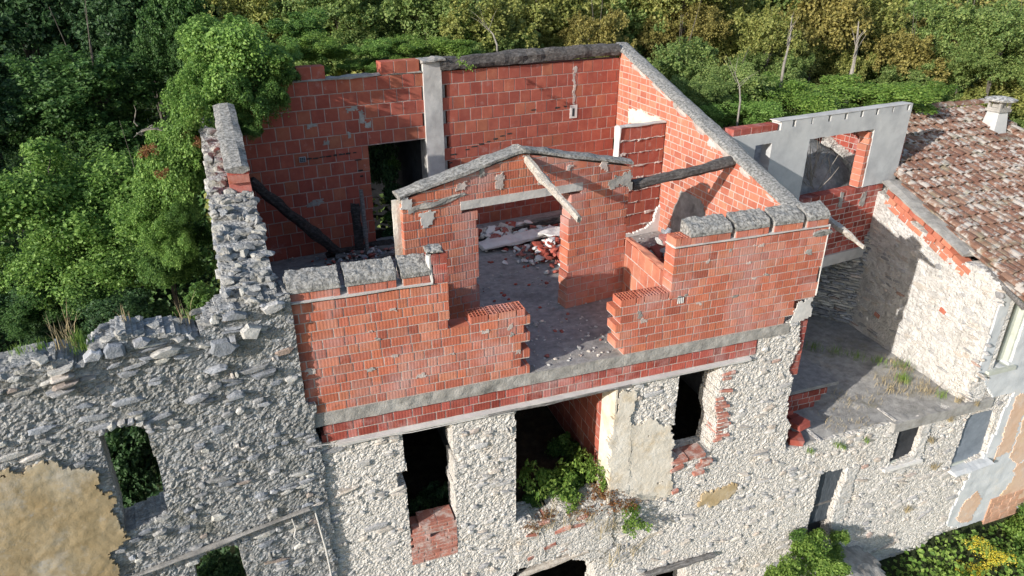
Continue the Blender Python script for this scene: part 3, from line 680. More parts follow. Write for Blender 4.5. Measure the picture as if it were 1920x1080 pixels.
for (x, y, w, h) in ((420, 160*0+650, .32, .22), (405, 690, .28, .06), (370, 745, .3, .08), (215, 655, .22, .18), (175, 665, .2, .16), (265, 640, .18, .1), (310, 660, .3, .12), (600, 0, 0, 0), (440, 590, .3, .12), (510, 575, .3, .14), (470, 620, .26, .22), (495, 700, .3, .09), (440, 740, .24, .1)):
    if w: uu, zz = onplane(x, y, LF); obj('stone', _rn.choice(ST['stone_grey']), LFo, (uu, -.01, zz), (0, rk.uniform(-.1, .1), 0), (w, .06, h))
for i, (x, y) in enumerate(((115, 690), (118, 705), (124, 718), (120, 730))):
    uu, zz = onplane(x, y, LF); obj('stone', _rn.choice(ST['stone_grey']), LFo, (uu, -.03, zz), (0, -.12, 0), (.26, .07, .05))
a, b2 = uvs(LF, [(205, 1092), (578, 948)])
tag(place(rough_beam('ledge', (a[0], -.06, a[1]), (b2[0], -.06, b2[1]), .07, .022, M['concrete'], None, seg=30, amp=.01), LF), 'thin broken stone ledge running along the old left wall', 'ledge')
bpy.data.objects['ledge'].location = Matrix.Rotation(R(9), 4, 'Z') @ Vector((a[0], -.06, a[1]))+Vector(LF[0])
# voussoirs of the arched window
for x, y, r in ((192, 808, -.75), (210, 798, -.5), (228, 792, -.3), (245, 789, -.1), (262, 790, .1), (276, 795, .25)):
    uu, zz = onplane(x, y, LF); obj('stone', _rn.choice(ST['stone_grey']), LFo, (uu, -.02, zz), (0, r, 0), (.09, .05, .07))
# ------------------------------------------------------------------ left side wall of the brick room
LG = ((-.95, 5.3, 0), -86.9)
topG = lerp_profile([(0, 2.95), (1.2, 2.80), (2.2, 2.55), (3.1, 2.34), (4.0, 2.14), (4.7, 1.98), (5.3, 1.84)])
LGo = masked_slab('side_stone_wall', lambda u, v: v < topG(u)-.1+.07*nz(u, 3, 0, 4), 0, 5.3, -5., 3.1, .05, .0, .56, M['mortar_grey'], None, .03, .3, 8., 9)
tag(place(LGo, LG), 'crumbling stone side wall seen end on beside the ivy', 'wall')
for k in range(290):
    u = rk.uniform(.2, 5.35); d = rk.uniform(.02, .56)
    if u < 3.1 and d > .3: continue
    rock(LGo, 'stone_top', (u, d, topG(u)-.09+rk.uniform(-.06, .05)), (rk.uniform(.07, .22), rk.uniform(.08, .22), rk.uniform(.05, .15)))
rubble(LGo, lambda u, v: v < topG(u)-.12, 2., 5.3, 1.1, 2.8, (.06, .12), (.1, .25), (.02, .05), 'stone_grey', 120, seed=16, fill=.5)
patch('plaster_patch', [(4., -1), (5.25, -1), (5.25, 1.45), (4.6, 1.5), (4.2, 1.1)], M['plaster_cream'], LGo, -.05, .06, seed=8)
wl = lambda u: 2.62+(3.1-u)*.265
rough_beam('coping', (3.08, .40, wl(3.08)), (1.15, .40, wl(1.15)), .31, .11, M['coping'], LGo, seg=26, amp=.014, round_=.9)
b = MB(); b.prism([(1.15, 2.3), (3.05, 2.1), (3.05, wl(3.05)-.03), (1.15, wl(1.15)-.03)], .27, .55); b.build('parapet', M['brick_dull'], LGo)
for k in range(3): obj('brick', tmpl((.245, .113, .25, 'brick', 6, True, 'brick')), LGo, (3.10, .27+k*.001, wl(3.1)-.17), (0, 0, R(90)), (1.1, .25, .9)) if k == 0 else None

# ------------------------------------------------------------------ back wall
bk = thing('back_wall', 'tall back wall of big hollow red blocks with a doorway', 'wall', BK)
dr = uvs(BK, [(689, 262), (797, 252)])
uD0, uD1 = dr[0][0], dr[1][0]
def keepB(u, z):
    if 3.42 < u < 3.80: return False
    if z > 3.22+.0: return u < 3.42 and nz(u, 5, 0, 1.9) > .08 and z < 3.5
    return True
brick_wall(bk, 0, 8.02, .0, 14, .25, (.24,), .014, .25, 'block', False, keepB, holes=[(uD0, uD1, -1, 2.08)], name='block', seed=21, off=.13, mortar='mortar_red', jd=.002)
b = MB(); b.box(0, 8.02, .015, .25, -3.3, -.01); b.box(3.42, 3.88, .02, .24, 0, 3.4); b.build('footing', M['concrete'], bk)
rough_beam('mortar_bed', (1.0, .12, 3.25), (3.4, .12, 3.26), .28, .05, M['concrete'], bk, seg=24, amp=.03)
mp = masked_slab('concrete_pillar', lambda u, v: True, 3.43, 3.80, .0, 3.42, .06, -.045, .33, M['smooth_concrete'], bk, .008, .1, 3., 10)
rough_beam('coping', (3.40, .1, 3.45), (3.86, .1, 3.47), .42, .07, M['concrete'], bk, seg=6, amp=.02)
b = MB(); bx_ = onplane(1075, 209, BK); bl = onplane(567, 299, BK)
b.box(bx_[0]-.09, bx_[0]+.09, -.012, 0, bx_[1]-.14, bx_[1]+.14); b.build('mortar_patch', M['plaster_white'], bk)
b = MB(); b.box(bx_[0]-.035, bx_[0]+.02, -.016, 0, bx_[1]-.10, bx_[1]+.07); b.build('socket_hole', M['dark'], bk)  # dark plate drawn for the shade inside the hole
patch('plaster_streak', [(bx_[0]-.035, bx_[1]+.14), (bx_[0]+.03, bx_[1]+.14), (bx_[0]+.025, 3.1), (bx_[0]-.03, 3.15)], M['mortar'], bk, -.006, .012, .02, seed=44)
b = MB(); b.box(bl[0]-.06, bl[0]+.06, -.02, 0, bl[1]-.05, bl[1]+.05); q = b.build('junction_box', M['metal'], bk)
b = MB()
for i in range(3):
    for j in range(3): b.box(bl[0]-.048+i*.034, bl[0]-.022+i*.034, -.024, -.019, bl[1]-.04+j*.028, bl[1]-.02+j*.028)
b.build('box_slot', M['dark'], q)  # dark plates drawn for the shade inside the slots
ch = MB(); rc = random.Random(9)
for (x0, y0, x1, y1, n) in ((580, 298, 665, 286, 8), (850, 290, 955, 250, 9), (1000, 206, 1060, 200, 5), (672, 300, 678, 330, 4), (845, 305, 852, 340, 3)):
    for k in range(n):
        t = k/(n-1); uu, zz = onplane(x0+(x1-x0)*t, y0+(y1-y0)*t, BK)
        if rc.random() < .75: w = rc.uniform(.03, .07); ch.box(uu-w, uu+w, -.006, .002, zz-rc.uniform(.008, .02), zz+rc.uniform(.008, .02))
ch.build('chased_groove', M['wood_dark'], bk)  # dark surface strips drawn for the shade inside the grooves
for (x, y, w, h) in ((585, 238, .09, .03), (610, 268, .05, .04), (585, 385, .1, .05), (600, 378, .05, .05), (660, 205, .12, .03), (678, 218, .05, .12), (690, 232, .06, .05), (655, 255, .03, .06)):
    uu, zz = onplane(x, y, BK); patch('mortar_patch', [(uu-w, zz-h), (uu+w, zz-h), (uu+w, zz+h), (uu-w, zz+h)], M['concrete'], bk, -.008, .012, .025, seed=int(x))
lt_ = thing('lean_to', 'dark lean-to behind the doorway of the back wall', 'shed', BK)  # roof and boards added behind the doorway to keep it dark
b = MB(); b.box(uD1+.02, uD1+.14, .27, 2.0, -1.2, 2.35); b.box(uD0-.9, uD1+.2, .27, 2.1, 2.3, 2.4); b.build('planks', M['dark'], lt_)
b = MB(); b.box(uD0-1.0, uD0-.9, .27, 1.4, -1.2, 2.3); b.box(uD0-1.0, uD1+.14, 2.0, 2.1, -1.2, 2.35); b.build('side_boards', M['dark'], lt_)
b0, b1 = uvs(BK, [(822, 122), (1150, 102)])
def wp(fr, u, d, z): a = R(fr[1]); return (fr[0][0]+u*math.cos(a)-d*math.sin(a), fr[0][1]+u*math.sin(a)+d*math.cos(a), z)
tag(rough_beam('timber_beam', wp(BK, 3.78, .06, 3.37), wp(BK, 7.98, .06, 3.42), .26, .24, M['wood_brown'], None, n=12, seg=40, amp=.03, round_=.7), 'long weathered grey timber beam lying on top of the back wall', 'beam')

# ------------------------------------------------------------------ right gable wall
gb = thing('gable_wall', 'tall right gable wall of orange bricks with a sloping concrete top', 'wall', GI)
gtop = lambda y: 1.50+.298*y           # height of the coping's underside
# u = 6.6 - y  ->  z <= 1.42 + .298*(6.6-u)
brick_wall(gb, .05, 6.34, -.02, 28, .13, (P2, P1), .015, .25, 'block_lit', False, planes=[(.298, 1., 1.43+.298*6.6)], seed=22, jd=.002, mortar='mortar_warm')
brick_wall(gb, 5.3, 6.55, -1.06, 8, .13, (P2, P1), .012, .24, 'brick_dull', False, seed=23)
rough_beam('coping', (6.62, .13, 1.475), (-.12, .13, 1.475+.298*6.74), .335, .10, M['coping'], gb, seg=60, amp=.014, round_=.88, n=10)
rough_beam('mortar_fillet', (6.3, .012, 1.41+.09), (.1, .012, 1.41+.298*6.2+.09), .03, .13, M['mortar'], gb, seg=50, amp=.025)
def gpatch(pts, mat, nm='plaster_patch', **k): return patch(nm, uvs(GI, pts), M[mat], gb, -.012, .016, .03, seed=k.get('seed', 1))
gpatch([(1278, 358), (1312, 372), (1322, 390), (1322, 425), (1290, 432), (1256, 440), (1262, 395)], 'concrete')
gpatch([(1180, 204), (1205, 210), (1248, 226), (1240, 234), (1178, 232)], 'plaster_cream', seed=4)
gpatch([(1330, 262), (1345, 268), (1343, 278), (1328, 274)], 'smooth_concrete', seed=5)
gpatch([(1316, 412), (1345, 424), (1330, 440), (1312, 440)], 'plaster_white', seed=6)
uu, zz = onplane(1267, 196, GI); b = MB(); b.tube([(uu, -.015, zz), (uu, .05, zz)], .075, 12); b.build('round_vent', M['concrete'], gb)

# ------------------------------------------------------------------ closet wall, low wall
cl = thing('closet_wall', 'narrow wall of big blocks with oozing mortar by the gable', 'wall', CL)
brick_wall(cl, -1.12, -.02, -.05, 9, .256, (.25,), .012, .12, 'block', False, name='block', seed=24, off=.12)
rough_beam('mortar_edge', (-1.13, .05, -.02), (-1.13, .05, 2.27), .07, .16, M['plaster_white'], cl, seg=16, amp=.012)
rough_beam('mortar_edge', (-1.14, .05, 2.27), (-.02, .05, 2.27), .15, .05, M['smooth_concrete'], cl, seg=16, amp=.015)
rs = random.Random(5)
for r in range(1, 9):
    z = -.056+r*.256; u = -1.08
    while u < -.08:
        if rs.random() < .6:
            e = min(u+rs.uniform(.12, .4), -.04); rough_beam('mortar_bead', (u, -.008, z+rs.uniform(-.008, .008)), (e, -.008, z+rs.uniform(-.008, .008)), .03, rs.uniform(.02, .04), M['mortar'], cl, n=6, seg=7, amp=.022, taper=.7, seed=r); u = e
        u += .1
ptq = uvs(CL, [(1168, 440), (1200, 428), (1222, 414), (1232, 385), (1248, 378), (1246, 450), (1215, 462), (1172, 462)])
patch('plaster_patch', ptq, M['plaster_white'], cl, -.07, .06, .02, seed=9, amp=.003)
lw = thing('low_wall', 'low wall of smooth orange blocks beside the partition', 'wall', LW)
brick_wall(lw, 0, 1.70, .0, 4, .255, (.24,), .014, .13, 'block_lit', False, name='block', seed=25, off=.12, jd=.003)
rough_beam('mortar_bed', (.1, .06, 1.03), (1.7, .06, 1.03), .12, .03, M['block_lit'], lw, seg=20, amp=.02)

# ------------------------------------------------------------------ partition with doorway
pt = thing('partition_wall', 'free standing brick partition with a low gable over its doorway', 'wall', PT)
dh = (-1.70, -.15, -1, 1.99)
pkU, pkZ = -.97, 2.68
sL = (pkZ-2.26)/(pkU+2.83); sR = (pkZ-2.24)/(.97-pkU)
pp = [(-sL, 1., pkZ-sL*pkU), (sR, 1., pkZ+sR*pkU)]
brick_wall(pt, -2.83, .97, .0, 21, .13, (P2, P1), .015, .25, 'brick', True, planes=pp, holes=[dh, (-1.95, .06, 1.99, 2.12)], seed=26, keep=lambda u, z: not (u < -2.74 and z > 2.2))
b = MB()
masked_slab('lintel', lambda u, v: True, -1.97, .08, 1.99, 2.115, .06, -.008, .27, M['smooth_concrete'], pt, .008, .1, 4., 13)
rough_beam('coping', (-2.86, .12, 2.31), (pkU+.03, .12, pkZ+.06), .31, .10, M['coping'], pt, seg=30, amp=.02, round_=.9)
rough_beam('coping', (pkU-.03, .12, pkZ+.06), (.99, .12, 2.30), .31, .09, M['coping'], pt, seg=30, amp=.02, round_=.9)
rough_beam('mortar_smear', (-2.75, -.006, 2.10), (-1.9, -.006, 2.22), .02, .06, M['concrete'], pt, seg=16, amp=.03)
for (pts, mt) in (([(1155, 330), (1182, 318), (1184, 352), (1160, 345)], 'concrete'), ([(930, 330), (945, 322), (942, 352), (928, 352)], 'mortar'), ([(855, 350), (875, 338), (872, 352), (850, 362)], 'mortar'),
                  ([(752, 372), (770, 372), (772, 390), (754, 392)], 'smooth_concrete'), ([(1010, 330), (1020, 326), (1018, 345), (1008, 347)], 'mortar'), ([(980, 288), (992, 286), (990, 312), (984, 314)], 'mortar'), ([(895, 322), (908, 314), (906, 330), (896, 336)], 'concrete'), ([(1125, 296), (1138, 298), (1136, 318), (1126, 316)], 'mortar'), ([(785, 402), (812, 396), (814, 420), (792, 424)], 'smooth_concrete'), ([(1140, 340), (1160, 336), (1158, 352), (1142, 354)], 'concrete'), ([(1060, 310), (1075, 308), (1072, 318), (1062, 320)], 'mortar')):
    patch('mortar_patch', uvs(PT, pts), M[mt], pt, -.014, .02, .025, seed=len(pts))
rough_beam('mortar_strip', (-2.835, .1, 1.1), (-2.835, .1, 2.25), .2, .02, M['plaster_cream'], pt, seg=14, amp=.01)

# ------------------------------------------------------------------ roof timbers left hanging
def onP(x, y, fr, d=0): u, z = onplane(x, y, fr); return Vector(wp(fr, u, 0, z))
p0 = onP(988, 300, PT); p1 = atdepth(1086, 412, 9.35)
tag(rough_beam('broken_purlin', p0+(p0-p1).normalized()*.2, p1, .12, .12, M['wood_pale'], None, seg=22, amp=.02, taper=.75), 'pale broken purlin sticking out of the partition gable', 'beam')
p0 = onP(1376, 302, GI); p1 = onP(1186, 352, PT)+Vector((.06, .12, 0))
tag(rough_beam('dark_purlin', p0+(p0-p1).normalized()*.1, p1, .15, .15, M['wood_brown'], None, seg=24, amp=.02, taper=1.05), 'dark purlin running from the partition to the gable wall', 'beam')
p0 = Vector((8.02, 1.55, 1.7)); p1 = atdepth(1621, 464, 10.9)
p0 = atdepth(1530, 390, 11.5)
tag(rough_beam('outer_rafter', p0, p1, .11, .10, M['wood_pale'], None, seg=24, amp=.018, taper=.7), 'pale splintered rafter end hanging outside the gable wall', 'beam')
p0 = onP(462, 330, BK)+Vector((.05, -.35, 0)); p1 = onfloor(640, 478, .06)
tag(rough_beam('fallen_beam', p0, p1, .19, .17, M['wood_dark'], None, seg=24, amp=.035), 'black charred beam leaning on the left end of the back wall', 'beam')
q0 = onfloor(676, 482, 0); q1 = onfloor(688, 482, 0)
tag(rough_beam('upright_board', q0-Vector((0, 0, .02)), q0+Vector((.02, .25, 1.0)), .16, .05, M['wood_dark'], None, seg=14, amp=.02), 'dark split board standing against the doorway jamb', 'board')
tag(rough_beam('upright_post', q1+Vector((.02, -.04, -.02)), q1+Vector((.03, .22, 1.28)), .075, .06, M['wood_grey'], None, seg=14, amp=.012), 'slim grey post standing beside the doorway', 'post')
for i, (x0, y0, x1, y1, w, m, lb) in enumerate(((612, 478, 735, 452, .14, 'wood_dark', 'dark timber lying farthest back in the heap at the doorway'), (630, 482, 745, 462, .12, 'wood_grey', 'grey timber lying in the middle of the heap at the doorway'),
        (640, 505, 748, 470, .10, 'wood_grey', 'long grey lath lying nearest the front wall caps'), (690, 470, 750, 455, .12, 'wood_dark', 'short dark timber lying under the doorway sill'))):
    a, b2 = onfloor(x0, y0, .07), onfloor(x1, y1, .1)
    tag(rough_beam('fallen_timber', a, b2, w, w*.7, M[m], None, seg=16, amp=.025, seed=i), lb, 'timber')
# rear of the room: planks and rubble along the back wall
a, b2 = onfloor(905, 437, .12), onfloor(1062, 402, .2)
tag(rough_beam('pale_plank', a, b2, .12, .08, M['wood_grey'], None, seg=18, amp=.015), 'long grey plank lying along the back wall seen through the doorway', 'plank')
a, b2 = onfloor(900, 462, .1), onfloor(1030, 432, .14)
tag(rough_beam('broken_slab', a, b2, .42, .10, M['plaster_white'], None, seg=14, amp=.03), 'pale broken plaster slab on the floor seen through the doorway', 'slab')
a, b2 = onfloor(1020, 430, .22), onfloor(1064, 436, .24)
tag(rough_beam('white_sheet', a, b2, .5, .03, M['plaster_white'], None, seg=10, amp=.04), 'white sheet on the debris seen at the right doorway jamb', 'sheet')
for i, (x0, y0, x1, y1) in enumerate(((985, 424, 1075, 412), (960, 430, 1062, 408))):
    tag(rough_beam('dark_batten', onfloor(x0, y0, .2), onfloor(x1, y1, .28), .06, .05, M['wood_dark'], None, seg=14, amp=.02, seed=i), ['dark batten lying in front on the debris by the back wall', 'dark batten lying behind on the debris by the back wall'][i], 'batten')
def heap(name, label, cx, cy, z, rx, ry, hgt, n, mats, smin, smax, seed, nind=70, kindn=None, cat='rubble'):
    """a heap of fragments: the big ones are parts, the rest one piece of stuff"""
    q = random.Random(seed); root = thing(name, label, cat, loc=(cx, cy, z)); it = []
    for k in range(n):
        a, r_ = q.uniform(0, 2*PI), abs(q.gauss(0, .5))
        x, y = rx*r_*math.cos(a), ry*r_*math.sin(a); s = q.uniform(smin, smax)*(1.3-.5*min(1, r_))
        me = q.choice(q.choice(mats))
        it.append((s, (x, y, max(0, hgt*(1-r_*1.1))*q.random()+s*.15), (q.uniform(-.6, .6), q.uniform(-.6, .6), q.uniform(0, 6)), (s*q.uniform(.8, 1.6), s*q.uniform(.7, 1.2), s*q.uniform(.4, .7)), me))
    it.sort(key=lambda t: -t[0])
    for k in it[:nind]: obj(k[4].name.split('.')[0], k[4], root, k[1], k[2], k[3])
    byc = {}
    for k in it[nind:]: byc.setdefault(k[4].materials[0].name, []).append(k)
    for mn, l in byc.items(): join_stuff('small_fragments', l, bpy.data.materials[mn], root)
    return root
RKW = [rock_tmpl(_rn, M['plaster_white'], 'plaster_fragment') for _ in range(8)]
c = onfloor(1035, 478, 0); heap('rubble_heap', 'heap of white plaster and red brick fragments behind the doorway', c.x, c.y, .01, .8, .8, .3, 330, [RKW, RB, RB], .04, .17, 1)
c = onfloor(960, 450, 0); heap('rubble_heap', 'thin spread of pale fragments along the middle of the back wall', c.x, c.y+.2, .02, 2., .55, .2, 260, [RKW, RB, RK['stone']], .04, .22, 2)
c = onfloor(1236, 462, .7); heap('rubble_heap', 'broken roof tiles and soil piled behind the low wall', c.x+.15, c.y, .1, .75, .75, .85, 520, [RB, RB, RK['stone_grey']], .06, .2, 3)
c = onfloor(700, 480, 0); heap('rubble_heap', 'dark wood splinters and brick bits heaped in the shaded corner', c.x, c.y, .01, 1.4, .6, .12, 200, [RB, RK['stone_grey']], .03, .12, 4, 40)
sc = thing('scattered_debris', 'small stones and brick chips strewn over the concrete floor', 'debris'); sc['kind'] = 'stuff'
q = random.Random(8); it = []
for k in range(1000):
    x, y = q.uniform(0, 7.4), q.uniform(.3, 5.6)
    if abs(x-3.7) < .7 and q.random() < .4: y = q.uniform(.05, 1.5)
    s = q.uniform(.012, .05)*(1 if q.random() < .93 else 1.8); it.append((s, (x, y, .01), (q.uniform(-.4, .4), 0, q.uniform(0, 6)), (s*1.4, s, s*.6), q.choice(RK['stone'])))
join_stuff('chips', it, 'stone', sc)
join_stuff('brick_bits', [(k_[0], (q.uniform(0, 7.4), q.uniform(.3, 5.6), .012), (q.uniform(-.3, .3), 0, q.uniform(0, 6)), (k_[3][0]*1.5, k_[3][1]*1.5, k_[3][2]*1.6), q.choice(RB)) for k_ in it[:260]], 'brick_dull', sc)

# ------------------------------------------------------------------ grey rendered wall over the terrace
gw = thing('grey_wall', 'grey rendered wall with a big empty window over red brick courses', 'wall', GW)
gl = uvs(GW, [(1500, 365), (1515, 262), (1634, 243), (1617, 348)])
wu0, wu1 = -2.50, -.62
brick_wall(gw, -4.55, .08, -.62, 11, .13, (.25, .25, P1), .016, .24, 'brick_dull', False, seed=31)
def gm(u, v):
    if wu0 < u < wu1 and v < 2.03: return False
    if -3.92 < u < -3.52 and 1.2 < v < 2.06: return False
    if v > 2.33 and ((u+4.45) % .47) < .075 and -3.4 < u: return False
    if u < -3.35 and v > 2.27: return False
    return v > .815+.03*nz(u, 1, 0, 3)
masked_slab('render_coat', gm, -4.6, .42, .77, 2.46, .042, -.02, .235, M['render'], gw, .006, .12, 2., 15)
brick_wall(gw, wu1-.13, wu1-.005, .82, 9, .13, (P1,), .011, .22, 'block_lit', False, seed=32)
brick_wall(gw, -4.5, -3.4, 2.30, 1, .13, (.25,), .011, .22, 'brick_dull', False, seed=33)
rough_beam('top_skim', (-3.4, .1, 2.465), (.42, .1, 2.465), .25, .02, M['smooth_concrete'], gw, seg=30, amp=.006, round_=.95)
masked_slab('beam', lambda u, v: True, -4.5, .12, -.88, -.63, .08, -.03, .3, M['smooth_concrete'], gw, .006, .1, 3., 16)
for x, y in ((1577, 372), (1618, 372)):
    u, z = onplane(x, y, GW); patch('mortar_patch', [(u-.08, z-.18), (u+.04, z-.18), (u+.06, z+.1), (u-.05, z+.12)], M['concrete'], gw, -.015, .02, .025, seed=x)
# what is seen through the window: a brick wall, a mound of spoil and dry twigs
rw = thing('rear_brick_wall', 'rear brick wall seen through the window of the grey wall', 'wall', ((13.6, 5.9, 0), 8))
brick_wall(rw, -5, -.35, .2, 12, .13, (.25, P1), .011, .22, 'block_lit', False, seed=34)
sw = thing('side_brick_wall', 'shaded side brick wall right of the twigs in the window', 'wall', ((12.75, 5.9, 0), -86))
brick_wall(sw, 0, 2.3, -.1, 14, .13, (.25, P1), .011, .2, 'brick_dull', False, seed=35, holes=[(1.2, 1.35, 1.0, 1.25)])
md = masked_slab('spoil_mound', lambda x, y: (x**2/5.3+y**2/1.9) < 1, -2.4, 2.4, -1.5, 1.5, .14, 0, .4, M['screed'], None, .05, .3, 2., 17, flat=True, depth=lambda x, y: -1.55*max(0, 1-x**2/5.3-y**2/1.9))
md.location = (10.9, 4.8, .15); tag(md, 'grey mound of spoil behind the empty window', 'mound')
# ------------------------------------------------------------------ terrace wall and recess
tw = lambda u, v: True
w1 = inpoly(uvs(FR, [(1667, 876), (1690, 796), (1738, 781), (1712, 853)]))
d1 = inpoly(uvs(FR, [(1541, 887), (1592, 878), (1560, 962), (1552, 1012), (1502, 1040)]))
w2 = inpoly(uvs(FR, [(1780, 884), (1812, 790), (1822, 778), (1872, 765), (1845, 853)]))
pb = uvs(FR, [(1836, 702), (1900, 690), (1990, 640), (2100, 640), (2100, 900), (1960, 935), (1790, 988), (1772, 985), (1800, 920), (1822, 880), (1848, 850), (1880, 772), (1900, 735), (1862, 745)])
ipb = inpoly(pb)
def twm(u, v):
    if v > -2.62+.04*nz(u, 0, 0, 4) and u < 12.12: return False
    return not (w1(u, v) or d1(u, v) or w2(u, v)) and u > 7.7
TW = masked_slab('terrace_wall', twm, 7.6, 13.4, -6.5, -2.0, .028, .014, .42, M['stone_mortar'], None, .0, .2, 8., 18, depth=rubble_relief(8, 14, .021, 21), back=False)
tag(TW, 'pale rubble wall under the terrace with a doorway and two small windows', 'wall')
rubble(TW, lambda u, v: twm(u, v) and not ipb(u, v), 7.9, 13.3, -6.4, -2.1, (.05, .11), (.08, .24), (.014, .031), 'stone', seed=18, tilt=.18, fill=.18)
for nm, pts, d in (('reveal_plaster', [(1592, 878), (1612, 868), (1585, 960), (1570, 1000), (1556, 985), (1565, 945)], -.01), ('reveal_plaster', [(1738, 781), (1752, 778), (1722, 865), (1690, 885), (1662, 890), (1668, 876), (1712, 853)], -.015)):
    patch(nm, uvs(FR, pts), M['plaster_rough'], TW, d-.01, .05, .024, seed=int(pts[0][0]), amp=.006)
def opening_back(pts, mat, d, root, nm):
    q = uvs(FR, pts); b = MB(); b.prism(q, d, d+.05); return b.build(nm, M[mat], root)
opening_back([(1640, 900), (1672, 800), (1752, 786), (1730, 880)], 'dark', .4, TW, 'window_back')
# plank door standing ajar in the doorway
dd = thing('door', 'grey blue plank door set back in the terrace doorway', 'door', FR)
for k in range(6):
    b = MB(); x = 8.86+k*.11; b.box(x, x+.102, .11+.004*(k % 2), .14, -4.75, -3.3); b.build('plank', M['door'], dd)
b = MB(); b.box(8.84, 9.52, .095, .112, -4.30, -4.26); b.build('rail', M['wood_grey'], dd)
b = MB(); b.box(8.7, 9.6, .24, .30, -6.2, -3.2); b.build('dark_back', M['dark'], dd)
def window_box(label, x0, x1, z0, z1, d, fill, sill=True):
    w = thing('window', label, 'window', FR)
    for nm, (a, b_, c, e) in (('frame', (x0, x0+.05, z0, z1)), ('frame', (x1-.05, x1, z0, z1)), ('frame', (x0+.05, x1-.05, z1-.05, z1)), ('frame', (x0+.05, x1-.05, z0, z0+.05))):
        q = MB(); q.box(a, b_, d, d+.06, c, e); q.build(nm, M['frame'], w)
    q = MB(); q.box(x0+.05, x1-.05, d+.03, d+.05, z0+.05, z1-.05); q.build('pane', M[fill], w)
    if sill: q = MB(); q.box(x0-.06, x1+.06, -.07, d, z0-.06, z0-.002); q.build('sill', M['plaster_white'], w)
    return w
window_box('small dark window just under the terrace slab', 10.42, 11.25, -3.70, -2.68, .05, 'dark')
window_box('blind blue grey window beside the peeling pink plaster', 12.28, 13.24, -4.26, -2.94, .06, 'slate', False)
sb = rough_beam('sill', (12.24, -.05, -4.28), (13.26, -.05, -4.24), .3, .07, M['plaster_blue'], None, seg=10); tag(sb, 'pale blue grey sill under the blind window', 'sill')
rc_ = ((11.0, 5.1, 0), -52)
RC = masked_slab('recess_wall', lambda u, v: True, 0, 2.5, -2.7, -.3, .08, .03, .3, M['mortar_grey'], None, .03, .3, 4., 19)
tag(place(RC, rc_), 'shaded wall of thin stones deep in the terrace recess', 'wall')
rubble(RC, lambda u, v: True, 0, 2.5, -2.6, -.4, (.05, .08), (.12, .34), (.02, .05), 'stone_grey', 160, seed=19, tilt=.05)
b = MB(); b.box(7.86, 12.6, 5.25, 5.4, -2.7, -.55); o = b.build('recess_back', M['mortar_grey']); tag(o, 'dark back wall of the terrace recess', 'wall')
q = thing('door_jamb', 'broken stone jamb standing at the left of the recess', 'jamb', loc=(9.6, 3.9, -2.6))
rough_beam('post', (0, 0, 0), (0.05, .05, 1.75), .38, .3, M['stone_mortar'], q, seg=16, amp=.05)
for k in range(16): rock(q, 'stone_grey', (rk.uniform(-.2, .22), rk.uniform(-.2, -.05), k*.1+.05), (rk.uniform(.15, .3), .16, rk.uniform(.08, .14)))
# brick remains beside the facade corner
bp = thing('brick_stair', 'stump of red brick steps with a concrete slab by the facade corner', 'steps', ((8.0, .9, -2.6), 0))
c = onfloor(1545, 712, -2.3)
brick_wall(bp, 0, 1.5, 0.0, 3, .13, (.25, P1), .011, .25, 'brick_dull', False, seed=36, ragged=lambda r, a, b: (a, b-.12*(2-r)))
b = MB(); b.box(-.1, 1.75, .0, 1.0, .40, .47); b.build('slab', M['screed'], bp)
for k in range(9): obj('brick', tmpl((.25, .12, .25, 'brick_dull', 0, False, 'brick')), bp, (.05+rk.uniform(-.1, .3), -.35-.05*k+rk.uniform(-.1, .1), .0+.07*(k % 4)), (rk.uniform(-.2, .2), rk.uniform(-.2, .2), rk.uniform(-.6, .6)))

# ------------------------------------------------------------------ tiled house at the right
hs = thing('house', 'stone house with a lichen spotted red tile roof and peeling front', 'house')
htop = lerp_profile([(-2.2, 1.35), (0, .60), (2.3, -.09), (2.5, .02), (2.75, .04), (3.4, -.12)])
HWo = masked_slab('side_wall', lambda u, v: v < htop(u)+.03*nz(u, 0, 0, 4), -2.2, 3.31, -2.75, 1.4, .035, .0, .40, M['plaster_rough'], hs, .0, .3, 7., 20, depth=rubble_relief(6, 11, .018, 33), back=False)
place(HWo, HW)
rubble(HWo, lambda u, v: v < htop(u)-.02, -2.2, 3.34, -2.7, 1.2, (.05, .10), (.1, .26), (.012, .026), 'stone', 280, seed=20, tilt=.1, fill=.3)
sl_ = math.atan2(.72, 2.4)
for r in range(3):
    for k in range(10):
        t = .15+k*.235+.1*(r % 2)
        if t > 2.25+.2*r or rk.random() < .12: continue
        z = .60-.3*t
        obj('brick', tmpl((.25, .12, .25, 'block_lit', 0, False, 'brick')), HWo, (t, -.012+rk.uniform(-.01, .01), z+.10-.118*r), (0, sl_+rk.uniform(-.05, .05), rk.uniform(-.05, .05)), (rk.uniform(.8, 1), 1, .9))
rough_beam('coping', (.0, .20, .86), (2.42, .16, .14), .46, .09, M['concrete'], HWo, seg=30, amp=.015, round_=.92)
for x, y, w in ((1762, 582, .07), (1640, 590, .09)):
    u, z = onplane(x, y, HW); obj('brick', tmpl((.245, .113, .25, 'brick', 0, False, 'brick')), HWo, (u, -.03, z), (0, .2, 0), (.6, 1, .8))
win1 = inpoly([(12.38, -1.92), (12.98, -1.86), (13.0, -.2), (12.4, -.2)])
def hfm(u, v): return not (win1(u, v) or w2(u, v)) and (v > -2.0 or ipb(u, v)) and v < -.12
HF = masked_slab('front_wall', hfm, 12.14, 18., -6.5, -.1, .06, -.03, .40, M['plaster_blue'], hs, .012, .2, 2.5, 21)
